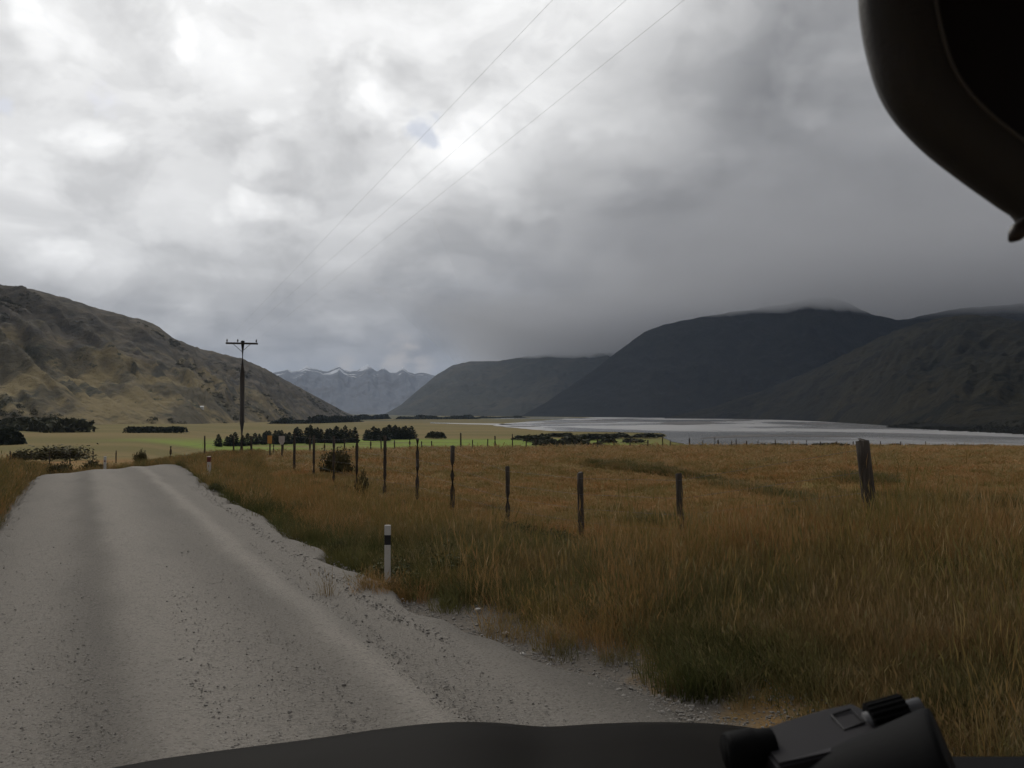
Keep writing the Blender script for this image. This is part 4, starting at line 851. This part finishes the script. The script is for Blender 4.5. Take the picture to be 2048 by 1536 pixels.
# bush canopy on the forested hill and spit: a mass of crowns
M_beech = leaf_mat('beech_canopy_leaves', (0.019, 0.019, 0.011), (0.027, 0.025, 0.013), (0.012, 0.012, 0.008))
def canopy(name, src, n, lo, hi, seed, wk=0.5, cm=None):
    cm = cm or M_beech
    g = np.random.default_rng(seed); na, nb, _ = src.shape
    i = g.uniform(0, na - 1.001, n); j = g.uniform(0, nb - 1.001, n) ; i0 = i.astype(int); j0 = j.astype(int); fi = (i - i0)[:, None]; fj = (j - j0)[:, None]
    p = (src[i0, j0] * (1 - fi) + src[i0 + 1, j0] * fi) * (1 - fj) + (src[i0, j0 + 1] * (1 - fi) + src[i0 + 1, j0 + 1] * fi) * fj
    k = (np.abs(p[:, 0] / p[:, 1]) < 0.75) & (vnoise(p[:, 0] / 90, p[:, 1] / 90, seed) > wk); p = p[k]
    s_ = g.uniform(lo, hi, len(p)); protos = []
    for q in range(3):
        V, Q = round_mesh(300 + q + seed, 70, (0.5, 0.5, 0.5)); V2 = V.copy(); protos.append(np_mesh('canopy', V2, Q, cm, None, False, False))
    scatter(name, protos, p, np.stack([s_, s_, s_ * g.uniform(.7, 1.1, len(p))], -1), np.stack([p[:, 0] * 0, p[:, 0] * 0, g.uniform(0, 6.28, len(p))], -1))
canopy('spit_bush', SP, 2600, 2.5, 6, 6, 0.35)
canopy('tussock_hill_scrub', HL[:, :85], 9000, 4, 10, 7, 0.64, M_scrub)

# ------------------------------------------------------------------ the car the picture was taken from
M_paint = mat('dark_car_paint', (0.0070, 0.0060, 0.0050), 0.6, 0.02, [(2, (0.0105, 0.009, 0.0072), 0.45, 0.7, 4)], None)
M_dash = mat('black_dashboard_plastic', (0.008, 0.008, 0.0085), 0.8, 0.08, None, (400, 0.25, 0.002))
M_trim = mat('dark_headlining', (0.02, 0.019, 0.019), 0.95, 0.1, None, (200, 0.2, 0.002))
fwd = Vector((-ST, CT, 0)); rgt = Vector((CT, ST, 0))
car = empty('car', (0, 0, 0)); tag(car, 'dark car seen from inside, its bonnet and mirror framing the view', 'car')
def bonnet():
    sil = [(-250, 1650), (0, 1600), (190, 1556), (330, 1530), (470, 1511), (620, 1492), (760, 1471), (860, 1459), (930, 1455.5), (1000, 1458), (1060, 1465), (1085, 1467.5), (1110, 1466.5), (1180, 1461), (1280, 1456.5), (1380, 1457), (1460, 1462), (1560, 1476), (1680, 1500), (1800, 1540)]
    us = np.linspace(-250, 1800, 110); vs = np.interp(us, [p[0] for p in sil], [p[1] for p in sil])
    vs = np.convolve(np.pad(vs, 2, 'edge'), np.array([1, 2, 3, 2, 1]) / 9, 'valid')
    V = []; nsec = 16
    for u, v in zip(us, vs):
        Z = 1.95 - 0.10 * ((u - 700) / 900) ** 2; e = P(u, v, Z); d = Vector((e.x, e.y, 0)).normalized()
        for k in range(nsec):
            q = k / (nsec - 1)
            if q < 0.35:                       # nose: turns down ahead of the visible edge
                a_ = (0.35 - q) / 0.35; V.append(e + d * 0.30 * math.sin(a_ * 1.35) + Vector((0, 0, -0.34 * (1 - math.cos(a_ * 1.35)) - 0.15 * a_ ** 3)))
            else:                              # back towards the windscreen, lying below the line of sight
                a_ = (q - 0.35) / 0.65; V.append(e - d * 0.95 * a_ + Vector((0, 0, -0.060 * a_ + 0.05 * a_ ** 2)))
    o = np_mesh('bonnet', np.array([tuple(p) for p in V]), grid_quads(len(us), nsec)[:, ::-1], M_paint, car); return o
bonnet()
# dashboard: padded top whose far lip lies just below the picture, rising a little on the right
def dashboard():
    us = np.linspace(-700, 3000, 60); V = []
    for u in us:
        k = float(sstep(1350, 1850, u)); v = 1585 - 72 * k; Zd = 0.60
        e = P(u, v, Zd)
        for dy, dz in ((0.02, -0.16), (0.03, -0.02), (0.0, 0.0), (-0.10, -0.035), (-0.22, -0.06), (-0.26, -0.09), (-0.27, -0.30)):
            V.append(e + Vector((0, dy, dz - (0.0 if dz > -0.05 else 0))))
    return np_mesh('dashboard', np.array([tuple(p) for p in V]), grid_quads(len(us), 7)[:, ::-1], M_dash, car)
dashboard()
bm = bmesh.new(); rotz = Matrix.Rotation(TH, 3, 'Z')
box(bm, rgt * 0.4 + fwd * -0.55 + Vector((0, 0, EYE + 0.36)), (1.6, 1.7, 0.05), rotz, 0.02); bm_obj('roof', bm, M_trim, car)
def mirror():
    Zm = 0.42
    left = [(2120, 462), (2048, 427), (1990, 388), (1930, 345), (1862, 291), (1802, 228), (1766, 168), (1744, 100), (1731, 40), (1724, -20), (1724, -80), (1735, -140), (1770, -195), (1840, -230), (1960, -250), (2150, -262)]
    cx = 2330
    outline = left + [(2 * cx - u, v) for u, v in left[::-1]][0:]
    pts = [P(u, v, Zm) for u, v in outline]
    # subdivide into a smooth closed curve
    pts = [pts[i] for i in range(len(pts))]; n = len(pts); sm = []
    for i in range(n):
        p0, p1, p2, p3 = pts[i - 1], pts[i], pts[(i + 1) % n], pts[(i + 2) % n]
        for k in range(4):
            t = k / 4; sm.append(0.5 * ((2 * p1) + (p2 - p0) * t + (2 * p0 - 5 * p1 + 4 * p2 - p3) * t * t + (3 * p1 - p0 - 3 * p2 + p3) * t ** 3))
    c = sum(sm, Vector()) / len(sm)
    e = empty('rear_view_mirror', c); e.parent = car
    def ring(k, dy): return [Vector(((p.x - c.x) * k, p.y - c.y + dy, (p.z - c.z) * k)) for p in sm]
    def loft(name, rings, m, cap0=False, cap1=False):
        V = [p for r_ in rings for p in r_]; nn = len(sm); Fc = []
        for a_ in range(len(rings) - 1):
            Fc += [(a_ * nn + i, a_ * nn + (i + 1) % nn, (a_ + 1) * nn + (i + 1) % nn, (a_ + 1) * nn + i) for i in range(nn)]
        if cap0: Fc.append(tuple(range(nn))[::-1])
        if cap1: Fc.append(tuple(range((len(rings) - 1) * nn, len(rings) * nn)))
        return mesh_obj(name, V, Fc, m, e, True)
    loft('housing', [ring(0.80, -0.012), ring(0.86, -0.013), ring(0.93, -0.010), ring(0.98, -0.004), ring(1.0, 0.004), ring(0.97, 0.016), ring(0.85, 0.034), ring(0.5, 0.046)], mat('grained_mirror_housing', (0.034, 0.031, 0.030), 0.6, 0.3, None, (350, 0.3, 0.002)), False, True)
    mg = mat('dark_reflection_glass', (0.018, 0.015, 0.016), 0.3, 0.2)  # reflection of the dark cabin is put into the glass colour
    loft('mirror_glass', [ring(0.797, -0.0095), ring(0.4, -0.0095), ring(0.05, -0.0095)], mg, False, True)
    bm = bmesh.new(); rr_ = ring(0.80, -0.0125); tube(bm, rr_ + rr_[:1], 0.0011, 6, False); bm_obj('bezel', bm, mat('pale_bezel', (0.075, 0.07, 0.066), 0.6, 0.3), e, True)  # thin rim, paler than the housing and the glass
    a_, b_ = P(2075, 420, Zm), P(2020, 482, Zm); bm = bmesh.new(); d = b_ - a_
    tube(bm, [a_ - c, a_ + d * .35 - c, a_ + d * .5 - c, a_ + d * .66 - c, a_ + d * .85 - c, b_ - c], [.0028, .0026, .0034, .0044, .0034, .0012], 10); bm_obj('dipping_lever', bm, mat('brown_lever_plastic', (0.035, 0.026, 0.022), 0.5, 0.3), e, True)
    bm = bmesh.new(); tube(bm, [Vector((0, 0.03, 0.02)), Vector((0.0, 0.06, 0.10)), Vector((0, 0.05, 0.24))], [.013, .011, .014], 10); bm_obj('stalk', bm, M_dash, e, True)
mirror()

# ------------------------------------------------------------------ binoculars lying on the dashboard
def binoculars():
    M_rub = mat('black_rubber_armour', (0.006, 0.006, 0.0065), 0.75, 0.08, None, (500, 0.15, 0.001))
    M_top = mat('grey_black_cover', (0.020, 0.0185, 0.021), 0.65, 0.1, None, (600, 0.1, 0.001))
    o0 = P(1720, 1600, 0.50); e = empty('binoculars', o0); tag(e, 'black binoculars with ribbed focus wheel lying on the dashboard', 'binoculars')
    L = lambda u, v, z: P(u, v, z) - o0
    # cover plate of the far body: a bevelled slab
    top = [L(1503, 1464, .53), L(1560, 1443, .535), L(1640, 1420, .54), L(1705, 1405, .54), L(1735, 1418, .525), L(1790, 1462, .50), L(1680, 1500, .485), L(1554, 1530, .49)]
    bm = bmesh.new(); n = len(top); tv = [bm.verts.new(p) for p in top]; bv = [bm.verts.new(p + Vector((0, 0.004, -0.045))) for p in top]
    bm.faces.new(tv); bm.faces.new(bv[::-1])
    for i in range(n): bm.faces.new((tv[i], bv[i], bv[(i + 1) % n], tv[(i + 1) % n]))
    bmesh.ops.recalc_face_normals(bm, faces=bm.faces)
    bmesh.ops.bevel(bm, geom=[ed for ed in bm.edges if all(v in tv for v in ed.verts)], offset=0.0018, segments=3, affect='EDGES'); bm_obj('prism_cover', bm, M_top, e)
    # embossed square badge on the cover
    sq = [L(1662, 1434, .5285), L(1702, 1422, .5305), L(1728, 1449, .5135), L(1688, 1464, .511)]; up = Vector((0, -0.25, 1)).normalized() * 0.0012
    bm = bmesh.new(); tube(bm, [p + up for p in sq + sq[:1]], 0.0007, 5, False); bm_obj('badge', bm, mat('badge_edge', (0.015, 0.014, 0.015), 0.5), e)
    # eyecup at the left end
    a_, b_ = L(1545, 1492, .515), L(1452, 1506, .512); ax = (b_ - a_)
    bm = bmesh.new(); tube(bm, [a_, a_ + ax * .35, a_ + ax * .40, a_ + ax * .9, b_, b_ - ax * .06, a_ + ax * .6], [.0105, .0105, .0118, .0112, .0102, .0078, .0070], 24, True); bm_obj('eyecup', bm, M_rub, e, True)
    # near barrel: flares towards the objective at the right
    A, B = L(1560, 1652, .50), L(1922, 1580, .465); ax = (B - A)
    prof = [(-.14, .016), (0, .022), (.12, .028), (.4, .033), (.7, .038), (.9, .0415), (.97, .0425), (1.0, .0415), (.99, .037), (.9, .035)]
    bm = bmesh.new(); tube(bm, [A + ax * k for k, _ in prof], [r_ for _, r_ in prof], 40, True); bm_obj('barrel', bm, M_rub, e, True)
    # far barrel behind
    A2, B2 = L(1560, 1540, .56), L(1850, 1478, .56); ax = (B2 - A2)
    prof = [(0, .015), (.2, .018), (.6, .020), (.9, .022), (1, .0225), (.99, .018), (.93, .017)]
    bm = bmesh.new(); tube(bm, [A2 + ax * k for k, _ in prof], [r_ for _, r_ in prof], 32, True); bm_obj('barrel', bm, M_rub, e, True)
    # ribbed focus wheel
    A3, B3 = L(1740, 1444, .515), L(1812, 1424, .515); ax = (B3 - A3); t = ax.normalized(); s1 = t.cross(Vector((0, 0, 1))).normalized(); s2 = s1.cross(t)
    bm = bmesh.new(); seg = 72; rings = []
    for k, r_ in ((0, .0085), (.02, .0100), (.98, .0100), (1, .0085)):
        rings.append([bm.verts.new(A3 + ax * k + (s1 * math.cos(q) + s2 * math.sin(q)) * r_ * (1.0 + (0.09 if (j % 4) < 2 else -0.02))) for j, q in ((j, 2 * math.pi * j / seg) for j in range(seg))])
    for r0_, r1_ in zip(rings, rings[1:]):
        for j in range(seg): bm.faces.new((r0_[j], r0_[(j + 1) % seg], r1_[(j + 1) % seg], r1_[j]))
    bm.faces.new(rings[0][::-1]); bm.faces.new(rings[-1]); bm_obj('focus_wheel', bm, M_rub, e)
    bm = bmesh.new(); tube(bm, [A3 - ax * .1, B3 + ax * .42], .0062, 14); bm_obj('hinge_axle', bm, mat('worn_grey_axle', (0.10, 0.10, 0.105), 0.5, 0.4), e, True)
binoculars()
